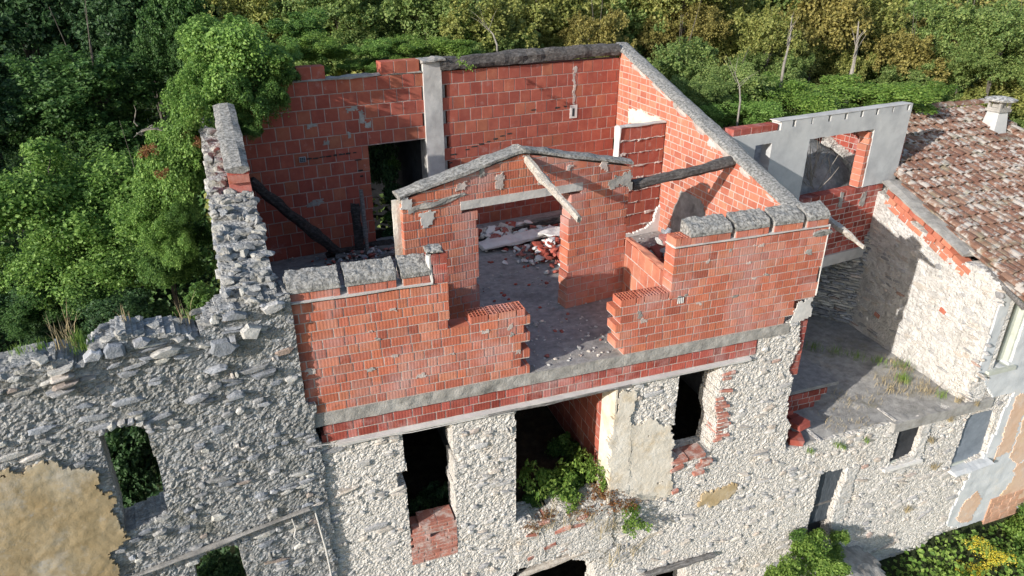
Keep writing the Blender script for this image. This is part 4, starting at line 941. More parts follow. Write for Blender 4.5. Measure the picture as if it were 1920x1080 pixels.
for i, (pts, mt) in enumerate(((([(1915, 735), (1902, 745), (1885, 790), (1868, 850), (1858, 868), (1868, 855), (1892, 842), (1905, 800), (1918, 770)]), 'plaster_pink'),
        ([(1930, 700), (1920, 772), (1908, 812), (1890, 855), (1905, 868), (1935, 845), (2050, 790), (2050, 690)], 'plaster_pink'), ([(1935, 855), (1905, 872), (1890, 905), (1850, 960), (1880, 955), (2000, 905), (2000, 840)], 'plaster_pink'),
        ([(1790, 975), (1806, 940), (1830, 920), (1838, 935), (1815, 975)], 'plaster_pink'))):
    patch('pink_plaster', uvs(FR, pts), M[mt], HF, -.040, .02, .03, seed=30+i, amp=.004, ed=.09)
eb = uvs(FR, [(1824, 1013), (1868, 918), (1912, 900), (1912, 960)])
brick_wall(HF, eb[0][0]+.05, eb[2][0]+.5, eb[0][1], 9, .135, (.25, .25), .012, .1, 'brick_tan', False, seed=37, keep=lambda u, z: inpoly(uvs(FR, [(1822, 1013), (1868, 915), (1920, 896), (1905, 960)]))(u, z), core=False, jd=.002)
for o in HF.children:
    if o.name.startswith('brick'): o.location.y -= .055
hw = thing('window', 'tall open window of the house under the tiled eave', 'window', FR)
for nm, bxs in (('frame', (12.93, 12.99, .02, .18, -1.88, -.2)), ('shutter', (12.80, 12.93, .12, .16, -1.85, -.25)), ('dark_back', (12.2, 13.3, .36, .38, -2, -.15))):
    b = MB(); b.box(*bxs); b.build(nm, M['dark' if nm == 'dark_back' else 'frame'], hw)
b = MB(); b.box(12.34, 13.06, -.1, .16, -1.98, -1.90); b.build('sill', M['frame'], hw)
rough_beam('stone_hook', (13.25, -.2, -.95), (13.25, .05, -.95), .1, .08, M['wood_dark'], hs, seg=4)
# roof: plane z = zr(y); verge runs a little askew
SLP = .31
zr = lambda y: .12+SLP*(y-.5)
vx = lambda y: 12.10+(y+.42)*(.62/3.6)
RIDGE = 5.7; XE = 17.75
rf = masked_slab('roof', lambda x, y: x > vx(y)+.02, 12.05, XE, -.5, RIDGE, .12, 0, .12, M['tile'], hs, .004, .1, 3., 22, flat=True, depth=lambda x, y: -(zr(y)-.03))
# slab is flat in z thickness: move its underside with the slope too
me = rf.data
for v in me.vertices:
    if v.co.z < -.11 and abs(v.co.z+.12) < 1e-5: v.co.z = zr(v.co.y)-.08
me.update()
b = MB(); b.add([(vx(6)-.3, RIDGE+.01, zr(RIDGE)-.04), (XE, RIDGE+.01, zr(RIDGE)-.04), (XE, RIDGE+5.5, zr(RIDGE)-1.7), (vx(6)-.3, RIDGE+5.5, zr(RIDGE)-1.7)], [(0, 1, 2, 3)]); b.build('rear_slope', M['tile'], hs)
b = MB(); b.box(12.6, 17.6, 5.0, 11, -3, .3); b.build('rear_wall', M['mortar_grey'], hs)
b = MB(); b.add([(XE-.1, -.1, -6), (XE-.1, RIDGE, -6), (XE-.1, RIDGE, zr(RIDGE)-.2), (XE-.1, -.1, zr(0)-.2), (XE-.3, -.1, -6), (XE-.3, RIDGE, -6), (XE-.3, RIDGE, zr(RIDGE)-.2), (XE-.3, -.1, zr(0)-.2)],
     [(0, 1, 2, 3), (7, 6, 5, 4), (0, 3, 7, 4)]); b.build('gable_wall', M['mortar_grey'], hs)
def tile_mesh(rt0, rt1, L, mat, lift=.0):
    """a tapered half round clay tile, open below, thick lip at the lower end; local -y runs down the slope"""
    n = 7; v = []; f = []
    for (y, r, zz) in ((0, rt0, 0), (-L, rt1, .022)):
        for k in range(n):
            a = PI*k/(n-1); v.append((-r*math.cos(a), y, zz+.78*r*math.sin(a)))
    for k in range(n):
        a = PI*k/(n-1); r = rt1-.016; v.append((-r*math.cos(a), -L, .020+.78*r*math.sin(a)))
    f += [(k, k+n, k+1+n, k+1) for k in range(n-1)]
    f += [(n+k, 2*n+k, 2*n+k+1, n+k+1) for k in range(n-1)]
    return mesh('roof_tile', v, f, mat, False)
TT = [tile_mesh(.085, .108, .42, M['tile']), tile_mesh(.08, .104, .43, M['tile']), tile_mesh(.088, .112, .41, M['tile'])]
rt = random.Random(44); its = []
sl2 = math.atan(SLP); NC = 29; pw = .198; ex = .335*math.cos(sl2)
for c in range(NC):
    for r in range(20):
        y = -.14+r*ex+rt.uniform(-.02, .02); x = vx(y)*(1-c/NC)+XE*(c/NC)+.07+rt.uniform(-.012, .012)
        if y > RIDGE+.1: continue
        x = vx(y)+.1+c*pw+rt.uniform(-.012, .012)
        if x > XE: continue
        if abs(x-17) < .3 and abs(y-4.6) < .3: continue
        d = (x-12.9)**2+(y-1.5)**2
        its.append((d, (x, y, zr(y)+.0+rt.uniform(-.006, .01)), (sl2-.0+rt.uniform(-.03, .02), rt.uniform(-.05, .05), rt.gauss(.02, .05)), (1, 1, 1), rt.choice(TT)))
its.sort(key=lambda t: t[0])
for k in its[:300]: obj('roof_tile', k[4], rf, k[1], k[2], k[3])
join_stuff('far_roof_tiles', its[300:], 'tile', rf)
for k in range(18):
    x = 12.8+k*.28; o = obj('ridge_tile', rt.choice(TT), rf, (x+.2, RIDGE, zr(RIDGE)+.03), (0, rt.uniform(-.05, .05), R(90)+rt.uniform(-.06, .06)), (1.25, .9, 1.1))
rough_beam('fascia', (vx(-.5)-.05, -.5, zr(-.5)-.10), (vx(.4)-.02, .5, zr(.5)-.09), .06, .09, M['wood_grey'], hs, seg=12, amp=.008)
rough_beam('eave_board', (12.05, -.46, zr(-.5)-.09), (17.7, -.46, zr(-.5)-.09), .06, .06, M['wood_grey'], hs, seg=12, amp=.008)
# chimney
cm = obj('chimney', None, hs, (17.02, 4.62, 1.38), scale=(.8, .8, .86))
b = MB(); b.add([(-.28, -.28, -.25), (.28, -.28, -.25), (.28, .28, -.25), (-.28, .28, -.25), (-.19, -.19, .50), (.19, -.19, .50), (.19, .19, .5), (-.19, .19, .5)],
      [(0, 1, 5, 4), (1, 2, 6, 5), (2, 3, 7, 6), (3, 0, 4, 7), (4, 5, 6, 7)]); b.build('stack', M['render'], cm)
b = MB(); b.box(-.245, .245, -.245, .245, .5, .57); b.box(-.215, .215, -.215, .215, .57, .61); b.box(-.13, .13, -.13, .13, .61, .79); b.build('collar', M['concrete'], cm)
for (x, y) in ((-.18, -.18), (.18, -.18), (-.18, .18), (.18, .18)):
    b = MB(); b.box(x-.035, x+.035, y-.035, y+.035, .61, .80); b.build('post', M['concrete'], cm)
b = MB()
rg_ = [(.43, .80), (.44, .84), (.30, .88), (.12, .91)]; n = 18; v = []
for r, z in rg_:
    for k in range(n): a = 2*PI*k/n; v.append((r*math.cos(a)*(1+.02*math.sin(5*a)), r*math.sin(a), z))
v += [(0, 0, .92), (0, 0, .80)]
f = [(i*n+k, i*n+(k+1) % n, (i+1)*n+(k+1) % n, (i+1)*n+k) for i in range(3) for k in range(n)]+[(3*n+k, 3*n+(k+1) % n, 4*n) for k in range(n)]+[((k+1) % n, k, 4*n+1) for k in range(n)]
b.add(v, f); b.build('cap', M['lichen_slab'], cm)
b = MB(); b.box(-.16, .16, -.62, -.28, -.26, -.23); o = b.build('flashing', M['plaster_blue'], cm, rot=(0, 0, 0)); o.rotation_euler.x = sl2*.6

# ------------------------------------------------------------------ small fittings on the facade
ip = onplane(588, 944, FR)
inn = thing('insulator', 'small grey round insulator on the facade with a hanging cable', 'insulator', loc=(ip[0], -.06, ip[1]))
b = MB(); b.tube([(0, -.03, 0), (0, .02, 0)], .055, 14); b.tube([(0, -.05, 0), (0, -.03, 0)], .03, 10); b.build('disc', M['metal'], inn)
b = MB(); b.tube([(0, .0, .0), (.1, .06, .02)], .02, 6); b.build('bracket', M['black_cable'], inn)
e = onplane(625, 1095, FR); b = MB(); b.tube([(ip[0], -.08, ip[1]-.03), (ip[0]+.03, -.10, ip[1]-.35), ((ip[0]+e[0])/2+.02, -.11, (ip[1]+e[1])/2), (e[0], -.10, e[1]), (e[0]+.03, -.1, e[1]-1)], .014, 6)
tag(b.build('cable', M['cable']), 'straight pale cable hanging down from the round insulator', 'cable')
def wire(pts, rad, mat, label, fr=FR, d=-.07):
    b = MB(); b.tube([wp(fr, *(lambda q: (q[0], d, q[1]))(onplane(x, y, fr))) for x, y in pts], rad, 5); return tag(b.build('wire', M[mat]), label, 'wire')
wire([(572, 832), (640, 824), (720, 812), (770, 805), (900, 778), (960, 768)], .006, 'cable', 'thin pale wire stretched under the brick courses')
wire([(545, 967), (552, 985), (549, 1000), (556, 1006), (563, 1010)], .011, 'cable', 'short bent white conduit below the ledge', LF)
wire([(980, 1000), (1000, 985), (1012, 1020), (1008, 1045)], .006, 'cable', 'loose pale wire hanging on the left of the spandrel')
wire([(960, 1060), (968, 1066), (972, 1055)], .006, 'cable', 'curled wire end beside the lowest broken opening')

# ------------------------------------------------------------------ vegetation
def leafcards(P, Nn, s, rng, asp=.78):
    n = len(P); t = rng.normal(size=(n, 3)); t -= Nn*(t*Nn).sum(1, keepdims=True); t /= np.linalg.norm(t, axis=1, keepdims=True)+1e-9
    b = np.cross(Nn, t); s = s[:, None]
    V = np.stack([P-t*s*.5, P+b*s*asp*.5+Nn*s*.08, P+t*s*.5-Nn*s*.10, P-b*s*asp*.5+Nn*s*.08], 1).reshape(-1, 3)
    return V, np.arange(n*4).reshape(n, 4)
def crown(name, seed, n, leaf, mat, lobes=14, core=.62, up=.25, droop=0., var=.5, rag=.5):
    rng = np.random.default_rng(seed)
    d = rng.normal(size=(lobes, 3)); d /= np.linalg.norm(d, axis=1, keepdims=True); d[:, 2] = np.abs(d[:, 2])*.9-.35*(rng.random(lobes) < .45)
    c = d*core*rng.uniform(.45, 1.3, (lobes, 1)); r = rng.uniform(.18, .42, lobes)
    li = rng.integers(0, lobes, n); q = rng.normal(size=(n, 3)); q /= np.linalg.norm(q, axis=1, keepdims=True)
    q[:, 2] = np.where(rng.random(n) < .6, np.abs(q[:, 2]), q[:, 2])
    # ragged twigs: each lobe carries sprays that stick out of it
    sp = rng.normal(size=(lobes*9, 3)); sp /= np.linalg.norm(sp, axis=1, keepdims=True)
    k = rng.integers(0, 9, n); spd = sp[li*9+k]; use = rng.random(n) < rag
    spd = spd+np.array([0, 0, .5])*(rag > .6); dirn = np.where(use[:, None], spd+q*(.33 if rag < .6 else .24), q); dirn /= np.linalg.norm(dirn, axis=1, keepdims=True)
    spl = rng.uniform(.8, 1.25+1.1*max(0, rag-.5), lobes*9)
    rad = r[li]*np.where(use, rng.uniform(.45, 1., n)**.7*spl[li*9+k]*1.08, rng.uniform(.5, 1.0, n))
    P = c[li]+dirn*rad[:, None]; P[:, 2] -= droop*rad*rng.random(n)
    Nn = dirn*.6+np.array([0, 0, up])+rng.normal(size=(n, 3))*.45; Nn /= np.linalg.norm(Nn, axis=1, keepdims=True)
    V, Fq = leafcards(P, Nn, leaf*rng.uniform(1-var, 1+var, n), rng)
    return npmesh(name, V, Fq, mat), c
def limbs(c, mat, seed, foot=-1.6, r0=.05, name='trunk'):
    b = MB(); q = random.Random(seed); n = len(c)
    top = (q.uniform(-.1, .1), q.uniform(-.1, .1), .0)
    b.tube([(0, 0, foot), (q.uniform(-.08, .08), q.uniform(-.08, .08), foot*.5), top], [r0*1.3, r0, r0*.8], 7)
    for k in range(min(n, 8)):
        e = Vector(c[k])*1.15; s = Vector((0, 0, foot*.35*q.random())); m = s.lerp(e, .5)+Vector((q.uniform(-.1, .1), q.uniform(-.1, .1), .06))
        b.tube([s, m, e], [r0*.55, r0*.35, r0*.12], 5)
    return mesh(name, b.v, b.f, mat)
KT = {}
def kindmesh(kind, leaf, n, seed, **k):
    """crown and trunk meshes, shared by every kind of leaf (the leaf material sits on the object)"""
    key = (leaf, n, seed)
    if key not in KT:
        me, c = crown('crown', seed, n, leaf, ML[kind], **k); KT[key] = (me, limbs(c, M['bark'], seed))
    return KT[key]
def leafy(name, me, kind, parent, loc, rz, sc):
    o = obj(name, me, parent, loc, (0, 0, rz), sc)
    o.material_slots[0].link = 'OBJECT'; o.material_slots[0].material = ML[kind]
    return o
rv = random.Random(3)
def tree(name, label, cat, px, py, t, rpx, asp, kind, leaf=.04, n=20000, seed=1, group=None, trunk=True, rz=None, sat=3, kind2=None, **k):
    """a plant whose crown is centred on the sight line (px, py) at distance t, rpx photo pixels in radius; sat smaller boughs stand round and below"""
    me, tm = kindmesh(kind, leaf, n, seed, **k); r = rpx*t/F; c = atdepth(px, py, t); g0 = gz(c.x, c.y)
    root = thing(name, label, cat, loc=(c.x, c.y, g0), group=group); h = c.z-g0; a = rv.uniform(0, 6) if rz is None else rz
    leafy('crown', me, kind, root, (0, 0, h), a, (r, r, r*asp))
    for q in range(sat):
        b = a+2*PI*q/sat+rv.uniform(-.5, .5); f = rv.uniform(.55, .8)
        leafy('bough', me, kind2 or kind, root, (r*.62*math.cos(b), r*.62*math.sin(b), h-r*asp*rv.uniform(.35, 1.05)), rv.uniform(0, 6), (r*f, r*f, r*asp*f))
    if trunk: obj('trunk', tm, root, (0, 0, h), (0, 0, a), (r*.5, r*.5, max(h/1.6, r*asp)))
    return root
# near left: bright maples, shaded thicket, ivy on the wall corner
tree('broadleaf_tree', 'big sunlit green tree at the far left beside the side wall', 'tree', 110, 385, 13.5, 190, .8, 'vine', .036, 26000, 1, lobes=22)
tree('broadleaf_tree', 'sunlit green tree crown just left of the crumbling side wall', 'tree', 300, 430, 12.6, 100, .9, 'vine', .05, 15000, 2, lobes=16, kind2='ivy')
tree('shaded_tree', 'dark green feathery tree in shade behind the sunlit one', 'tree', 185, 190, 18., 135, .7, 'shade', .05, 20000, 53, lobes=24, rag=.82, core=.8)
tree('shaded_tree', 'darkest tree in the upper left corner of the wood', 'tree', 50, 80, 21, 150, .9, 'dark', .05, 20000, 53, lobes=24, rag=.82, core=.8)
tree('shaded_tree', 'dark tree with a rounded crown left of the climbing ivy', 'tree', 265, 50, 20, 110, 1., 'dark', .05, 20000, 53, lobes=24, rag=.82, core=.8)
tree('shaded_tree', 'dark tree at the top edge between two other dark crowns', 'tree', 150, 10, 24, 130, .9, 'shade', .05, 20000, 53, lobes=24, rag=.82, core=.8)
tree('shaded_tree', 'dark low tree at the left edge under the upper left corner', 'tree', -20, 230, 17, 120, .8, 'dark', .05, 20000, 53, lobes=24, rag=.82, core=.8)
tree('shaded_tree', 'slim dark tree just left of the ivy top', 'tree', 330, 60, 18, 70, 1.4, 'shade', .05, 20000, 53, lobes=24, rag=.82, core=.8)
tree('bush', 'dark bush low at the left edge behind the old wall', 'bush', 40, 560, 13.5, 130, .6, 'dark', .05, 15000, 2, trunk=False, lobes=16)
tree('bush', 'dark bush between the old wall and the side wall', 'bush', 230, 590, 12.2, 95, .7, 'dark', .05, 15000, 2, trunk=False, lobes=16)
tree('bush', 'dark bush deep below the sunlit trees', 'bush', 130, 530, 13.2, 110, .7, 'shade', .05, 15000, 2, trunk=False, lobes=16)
tree('bush', 'small green bush against the plastered foot of the side wall', 'bush', 375, 560, 10.6, 42, .9, 'ivy', .10, 3500, 8, trunk=False, lobes=8)
iv = thing('climbing_vine', 'thick bright climbing vine covering the back left corner of the room', 'vine', loc=(-1., 5.8, -1))
ivm, _ = kindmesh('vine', .05, 20000, 11, lobes=20)
for (px, py, t, rp, asp, kd) in ((445, 140, 12.2, 140, .8, 'vine'), (380, 245, 11.7, 95, 1.15, 'vine'), (325, 330, 11.5, 90, 1.1, 'vine'), (480, 195, 11.9, 75, .9, 'ivy'), (400, 100, 12.6, 90, .7, 'vine'), (500, 100, 13.2, 75, .5, 'vine'), (300, 440, 11.6, 62, .9, 'vine'), (345, 400, 11.4, 40, 1., 'ivy'), (450, 225, 11.8, 40, .8, 'ivy'), (530, 140, 12.3, 50, .8, 'ivy'), (390, 130, 12.6, 60, .9, 'vine'), (345, 290, 11.5, 70, 1.1, 'vine'), (360, 180, 12., 75, 1., 'vine'), (335, 470, 11.5, 55, .9, 'vine'), (290, 390, 11.8, 70, 1., 'vine'), (425, 75, 13., 90, .6, 'vine'), (512, 185, 12.0, 46, .9, 'ivy'), (470, 245, 11.8, 34, .9, 'ivy'), (535, 105, 12.6, 42, .6, 'vine'), (300, 500, 11.8, 60, .8, 'ivy')):
    c = atdepth(px, py, t); r = rp*t/F; leafy('foliage', ivm, kd, iv, c-Vector(iv.location), rv.uniform(0, 6), (r, r*.75, r*asp))
rs_, _ = kindmesh('rust', .12, 420, 13, lobes=6)
for (px, py, t, rp) in ((372, 270, 11.1, 20), (400, 175, 11.7, 16), (285, 290, 11.0, 30), (310, 330, 11., 22), (350, 255, 11.2, 18)):
    c = atdepth(px, py, t); r = rp*t/F; leafy('rusty_foliage', rs_, 'rust', iv, c-Vector(iv.location), rv.uniform(0, 6), (r, r, r))
b = MB()
for k in range(7):
    p = atdepth(268+rv.uniform(-20, 24), 243+rv.uniform(-8, 12), 11.1); q_ = [p]; d_ = Vector((rv.uniform(-.16, .16), rv.uniform(-.1, .1), rv.uniform(.0, .08)))
    for m_ in range(4): d_ = d_+Vector((rv.uniform(-.07, .07), rv.uniform(-.05, .05), rv.uniform(-.07, .03))); q_.append(q_[-1]+d_)
    b.tube(q_, [.012, .011, .009, .006, .003], 5)
b.build('bare_stem', M['twig'], iv, -Vector(iv.location))
# bushes over the top of the back wall
for i, (px, py, t, rp, asp, kd) in enumerate(((600, 95, 13.9, 65, .55, 'bright'), (690, 98, 14.2, 60, .5, 'vine'), (765, 95, 14.5, 62, .5, 'bright'), (850, 92, 14.8, 62, .45, 'bright'), (560, 60, 15.2, 70, .7, 'ivy'))):
    tree('bush', ['yellow green bush above the left broken top of the back wall', 'leafy green bush behind the broken middle of the back wall top', 'bright bush behind the concrete pillar', 'low bright bush behind the left end of the timber beam', 'green bush between the climbing vine and the wood'][i], 'bush', px, py, t, rp, asp, kd, .05, 15000, 2, trunk=False, lobes=16)
hv = thing('hanging_vine', 'small vine shoot hanging over the timber beam beside the pillar', 'vine', loc=(3.8, 5.9, 3.4))
hm, _ = kindmesh('bright', .30, 60, 30, lobes=4)
for (px, py) in ((862, 108), (870, 122), (880, 132)): leafy('foliage', hm, 'bright', hv, atdepth(px, py, 13.1)-Vector(hv.location), px, (.13, .1, .13))
# wood behind: single trees one can tell apart
W_ = [('yellowing tree behind the middle of the timber beam', 1010, 50, 19, 95, .8, 'olive'), ('olive tree behind the gable peak', 1190, 30, 22, 105, .9, 'olive'), ('yellow tinged tree right of the gable peak', 1120, 85, 18, 62, .9, 'yellow'),
      ('green tree above the pillar of the back wall', 800, 25, 18, 100, .8, 'mid'), ('green tree behind the vine covered corner', 640, 20, 18, 100, .8, 'mid'), ('olive tree above the climbing vine', 500, 15, 19, 90, .8, 'olive'),
      ('olive brown tree in the upper middle of the wood', 1330, 45, 23, 100, 1., 'olive'), ('yellow brown tree around the tall pale trunk', 1600, 80, 24, 95, 1., 'olive'), ('yellow tree beside the bramble bank', 1710, 120, 22, 70, .8, 'yellow'),
      ('grey green tree left of the tall pale trunk', 1480, 60, 24, 100, 1.1, 'mid'), ('round ivy clad tree in the upper right', 1840, 45, 40, 50, .9, 'silver'), ('silvery tree below the round one at upper right', 1800, 120, 30, 80, .8, 'silver'),
      ('dark tree at the top right corner', 1890, 15, 44, 70, .8, 'mid'), ('olive bush behind the chimney', 1890, 190, 21.5, 90, .6, 'olive'), ('green tree at the right edge above the ridge', 1910, 110, 27, 80, .8, 'mid'),
      ('green thicket right of the gable coping', 1270, 150, 17.5, 75, .8, 'mid'), ('low green thicket behind the grey wall', 1370, 180, 17, 75, .6, 'mid'), ('leafy tree left of the gable peak', 910, 55, 17.5, 85, .7, 'olive'),
      ('yellow brown tree at the top between two pale trunks', 1410, 10, 27, 90, .8, 'yellow'), ('dark green gap tree behind the roof ridge', 1770, 160, 25, 55, .7, 'dark')]
for i, (lb, px, py, t, rp, asp, kd) in enumerate(W_):
    tree('wood_tree', lb, 'tree', px, py, t, rp*1.05, asp*1.15, kd, .05, 20000, 53+(i % 3), lobes=24, rag=.82, core=.8, kind2='mid' if i % 3 else None)
# the crowded trees that fill the wood between them, and which nothing tells apart
fr2 = random.Random(19)
for k in range(56):
    px = -60+2060*(k+.5)/56+fr2.uniform(-20, 20); t = fr2.uniform(20, 31); py = fr2.uniform(-45, 75)+(40 if px > 1250 else 0)+(45 if px > 1650 else 0)
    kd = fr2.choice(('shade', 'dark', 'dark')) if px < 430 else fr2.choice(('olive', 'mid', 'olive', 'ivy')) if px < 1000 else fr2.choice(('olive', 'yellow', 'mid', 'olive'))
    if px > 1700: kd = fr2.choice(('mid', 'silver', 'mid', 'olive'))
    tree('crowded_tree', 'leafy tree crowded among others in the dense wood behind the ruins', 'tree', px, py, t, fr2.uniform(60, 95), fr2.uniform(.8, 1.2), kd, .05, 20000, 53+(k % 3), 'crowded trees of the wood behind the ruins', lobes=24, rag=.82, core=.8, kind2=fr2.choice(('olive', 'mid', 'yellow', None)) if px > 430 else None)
# smooth bramble bank behind the grey wall
bm_ = thing('bramble_bank', 'smooth bright green bank of brambles behind the grey wall', 'bush', loc=(14, 10, -1))
bmm, _ = kindmesh('bright', .05, 22000, 60, lobes=34, core=.9)
for (px, py, t, rp, asp) in ((1500, 208, 16.6, 110, .4), (1620, 190, 17.6, 110, .35), (1725, 185, 18.4, 75, .36), (1400, 220, 16.2, 70, .5), (1310, 190, 16, 60, .7), (1350, 160, 17, 60, .7), (1440, 180, 17.5, 70, .5), (1300, 230, 15.6, 50, .7)):
    c = atdepth(px, py, t); r = rp*t/F; leafy('foliage', bmm, 'bright' if px > 1430 else ('mid', 'vine')[px % 20 == 0], bm_, c-Vector(bm_.location), px*1., (r, r*.6, r*asp))
# pale trunks that show through the wood
for i, (lb, x0, y0, x1, y1, t, rr) in enumerate((('tall pale bare trunk in front of the yellow brown tree', 1594, 150, 1610, 40, 19, .06), ('slim pale trunk at the upper middle right', 1470, 120, 1485, 30, 18.5, .035),
        ('thin dead sapling right of the gable coping', 1388, 190, 1377, 135, 15.2, .02), ('slanting bare stem behind the timber beam', 932, 85, 908, 45, 15.4, .022))):
    p0 = atdepth(x0, y0, t); p1 = atdepth(x1, y1, t+.3); p0b = Vector((p0.x, p0.y, gz(p0.x, p0.y)))
    b = MB(); b.tube([p0b, p0, p0.lerp(p1, .5)+Vector((.06, 0, 0)), p1], [rr*1.2, rr, rr*.7, rr*.2], 7)
    for k in range(5):
        s = p0.lerp(p1, rv.uniform(.35, .95)); e = s+Vector((rv.uniform(-.4, .4), rv.uniform(-.2, .2), rv.uniform(.25, .6))); b.tube([s, s.lerp(e, .5)+Vector((0, 0, .04)), e], [rr*.3, rr*.18, rr*.05], 4)
    tag(b.build('bare_tree', M['twig']), lb, 'tree')
# the far wood and the undergrowth read as one mass each
rng = np.random.default_rng(5); PV = []; PN = []
for k in range(150):
    t = rng.uniform(29, 80); px = rng.uniform(-250, 2200); c = atdepth(px, 0, t); base = gz(c.x, c.y); h = rng.uniform(5, 9)+max(0, (t-40)*.08)
    if px > 1500: h *= .8
    r = rng.uniform(1.8, 3.4); n = 1700; q = rng.normal(size=(n, 3)); q /= np.linalg.norm(q, axis=1, keepdims=True); q[:, 2] = np.abs(q[:, 2])*1.2-.2
    P = np.array([c.x, c.y, base+h*.5])+q*np.array([r, r, h*.5])*rng.uniform(.6, 1.05, (n, 1))*(1+.18*np.sin(q[:, :1]*7+k)*np.cos(q[:, 1:2]*6))
    PV.append(P); Nn = q*.7+rng.normal(size=(n, 3))*.5; PN.append(Nn/np.linalg.norm(Nn, axis=1, keepdims=True))
P = np.concatenate(PV); Nn = np.concatenate(PN); V, Fq = leafcards(P, Nn, rng.uniform(.16, .38, len(P)), rng)
tag(obj('far_wood', npmesh('far_wood', V, Fq, ML['mid'])), 'dense far wood filling the hillside behind the ruin', 'wood', kind='stuff')
def scrub(name, label, n, xr, yr, hmax, smin, smax, kind, seed, cond=None):
    rng = np.random.default_rng(seed); x = rng.uniform(*xr, n); y = rng.uniform(*yr, n)
    if cond: k = np.array([cond(a, b) for a, b in zip(x, y)]); x, y = x[k], y[k]
    g0 = np.array([gz(a, b) for a, b in zip(x, y)]); z = np.array([hmax*max(0., .35+.9*nz(a, b, seed, .45)) for a, b in zip(x, y)])
    z = g0+z*rng.random(len(x))**.5
    P = np.stack([x, y, z], 1); Nn = rng.normal(size=P.shape)*.5+np.array([-.2, -.3, .8]); Nn /= np.linalg.norm(Nn, axis=1, keepdims=True)
    V, Fq = leafcards(P, Nn, rng.uniform(smin, smax, len(P)), rng)
    return tag(obj(name, npmesh(name, V, Fq, ML[kind])), label, 'undergrowth', kind='stuff')
def thicket(name, label, n, xr, yr, hf, kind, seed, smin=.09, smax=.2, cond=None):
    """closed canopy of young trees and climbers as one mass: leaves packed near an uneven top surface"""
    rng = np.random.default_rng(seed); x = rng.uniform(*xr, n); y = rng.uniform(*yr, n)
    k = np.array([(not cond or cond(a, b)) and nz(a, b, seed*3.3, .16) > -.32 for a, b in zip(x, y)]); x, y = x[k], y[k]
    g0 = np.array([gz(a, b) for a, b in zip(x, y)])
    h = np.array([hf(a, b)*(1+.42*nz(a, b, seed, .33)+.24*nz(a, b, seed+5, .9))+.35*nz(a, b, seed+9, 2.4) for a, b in zip(x, y)])
    q = rng.random(len(x)); P = np.stack([x, y, g0+h*(1-.8*q**2.4)+rng.normal(size=len(x))*.12], 1)
    Nn = rng.normal(size=P.shape)*.55+np.array([-.45, -.45, .45]); Nn /= np.linalg.norm(Nn, axis=1, keepdims=True)
    V, Fq = leafcards(P, Nn, rng.uniform(smin, smax, len(P)), rng)
    return tag(obj(name, npmesh(name, V, Fq, ML[kind])), label, 'thicket', kind='stuff')
hf1 = lambda x, y: 2.2+4.6*sst(9.5, 16, y)
nohouse = lambda x, y: not (12 < x < 19 and y < 12.5) and not (7.7 < x < 13 and y < 9.5)
thicket('thicket', 'dense sunlit olive thicket filling the slope behind the ruins', 110000, (-1.5, 34), (9.5, 30), hf1, 'olive', 31, .11, .24, cond=nohouse)
thicket('thicket', 'fresh green thicket woven through the olive one behind the ruins', 70000, (-1.5, 34), (9.5, 30), hf1, 'mid', 32, cond=nohouse)
thicket('thicket', 'yellowing patches of leaves in the thicket behind the gable', 90000, (1, 34), (11, 30), hf1, 'yellow', 33, cond=lambda x, y: nohouse(x, y) and nz(x, y, 2, .3) > -.1)
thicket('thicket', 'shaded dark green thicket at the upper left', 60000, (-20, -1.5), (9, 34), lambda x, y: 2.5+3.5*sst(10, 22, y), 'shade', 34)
scrub('undergrowth', 'green undergrowth covering the slope behind the buildings', 90000, (-2, 26), (7.3, 26), 2.4, .07, .17, 'mid', 1, lambda x, y: not (12 < x < 18 and y < 12) and not (8 < x < 13 and y < 7.5))
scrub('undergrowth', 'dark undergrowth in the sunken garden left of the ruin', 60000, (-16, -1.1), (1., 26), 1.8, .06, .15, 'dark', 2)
scrub('undergrowth', 'low weeds on the ground at the foot of the terrace wall', 7000, (7, 18), (-4, -.1), .7, .06, .13, 'bright', 3)
# plants at the front
def clump(name, label, cat, base, parts):
    root = thing(name, label, cat, loc=base)
    for (nm, me, p, s, rz) in parts: obj(nm, me, root, Vector(p)-Vector(base), (0, 0, rz), s)
    return root
BG, BF, BV, BD, BU = (kindmesh('bright', .085, 5200, 70, lobes=14)[0], kindmesh('flower', .05, 1100, 71, lobes=9)[0], kindmesh('bright', .17, 420, 72, lobes=26, core=.9)[0], kindmesh('ivy', .11, 2600, 73, lobes=12)[0], kindmesh('rust', .12, 420, 74, lobes=24, core=.9)[0])
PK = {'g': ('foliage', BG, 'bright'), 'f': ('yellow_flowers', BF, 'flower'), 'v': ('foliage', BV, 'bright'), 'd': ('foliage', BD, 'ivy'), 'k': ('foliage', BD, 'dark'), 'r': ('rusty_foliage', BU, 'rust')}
def fpt(px, py, Y): d = ray(px, py); return Vector(CAM+d*((Y-CAM[1])/d[1]))
def fcl(name, label, cat, items):
    p0 = fpt(*items[0][1:4]); base = Vector((p0.x, p0.y, p0.z-.3)); root = thing(name, label, cat, loc=base)
    for k, px, py, Y, r, asp in items:
        nm, me, kd = PK[k]; leafy(nm, me, kd, root, fpt(px, py, Y)-base, rv.uniform(0, 6), (r, r*.7, r*asp))
    return root
fcl('bush', 'bright green bush growing at the terrace doorway', 'bush', [('g', 1520, 1040, -.45, .62, .8), ('g', 1480, 1075, -.7, .55, .7), ('g', 1575, 1010, -.2, .30, 1.), ('g', 1545, 1075, -.8, .55, .7), ('d', 1500, 1010, -.2, .3, .7), ('g', 1560, 1050, -.4, .4, .8), ('g', 1450, 1085, -.6, .4, .8)])
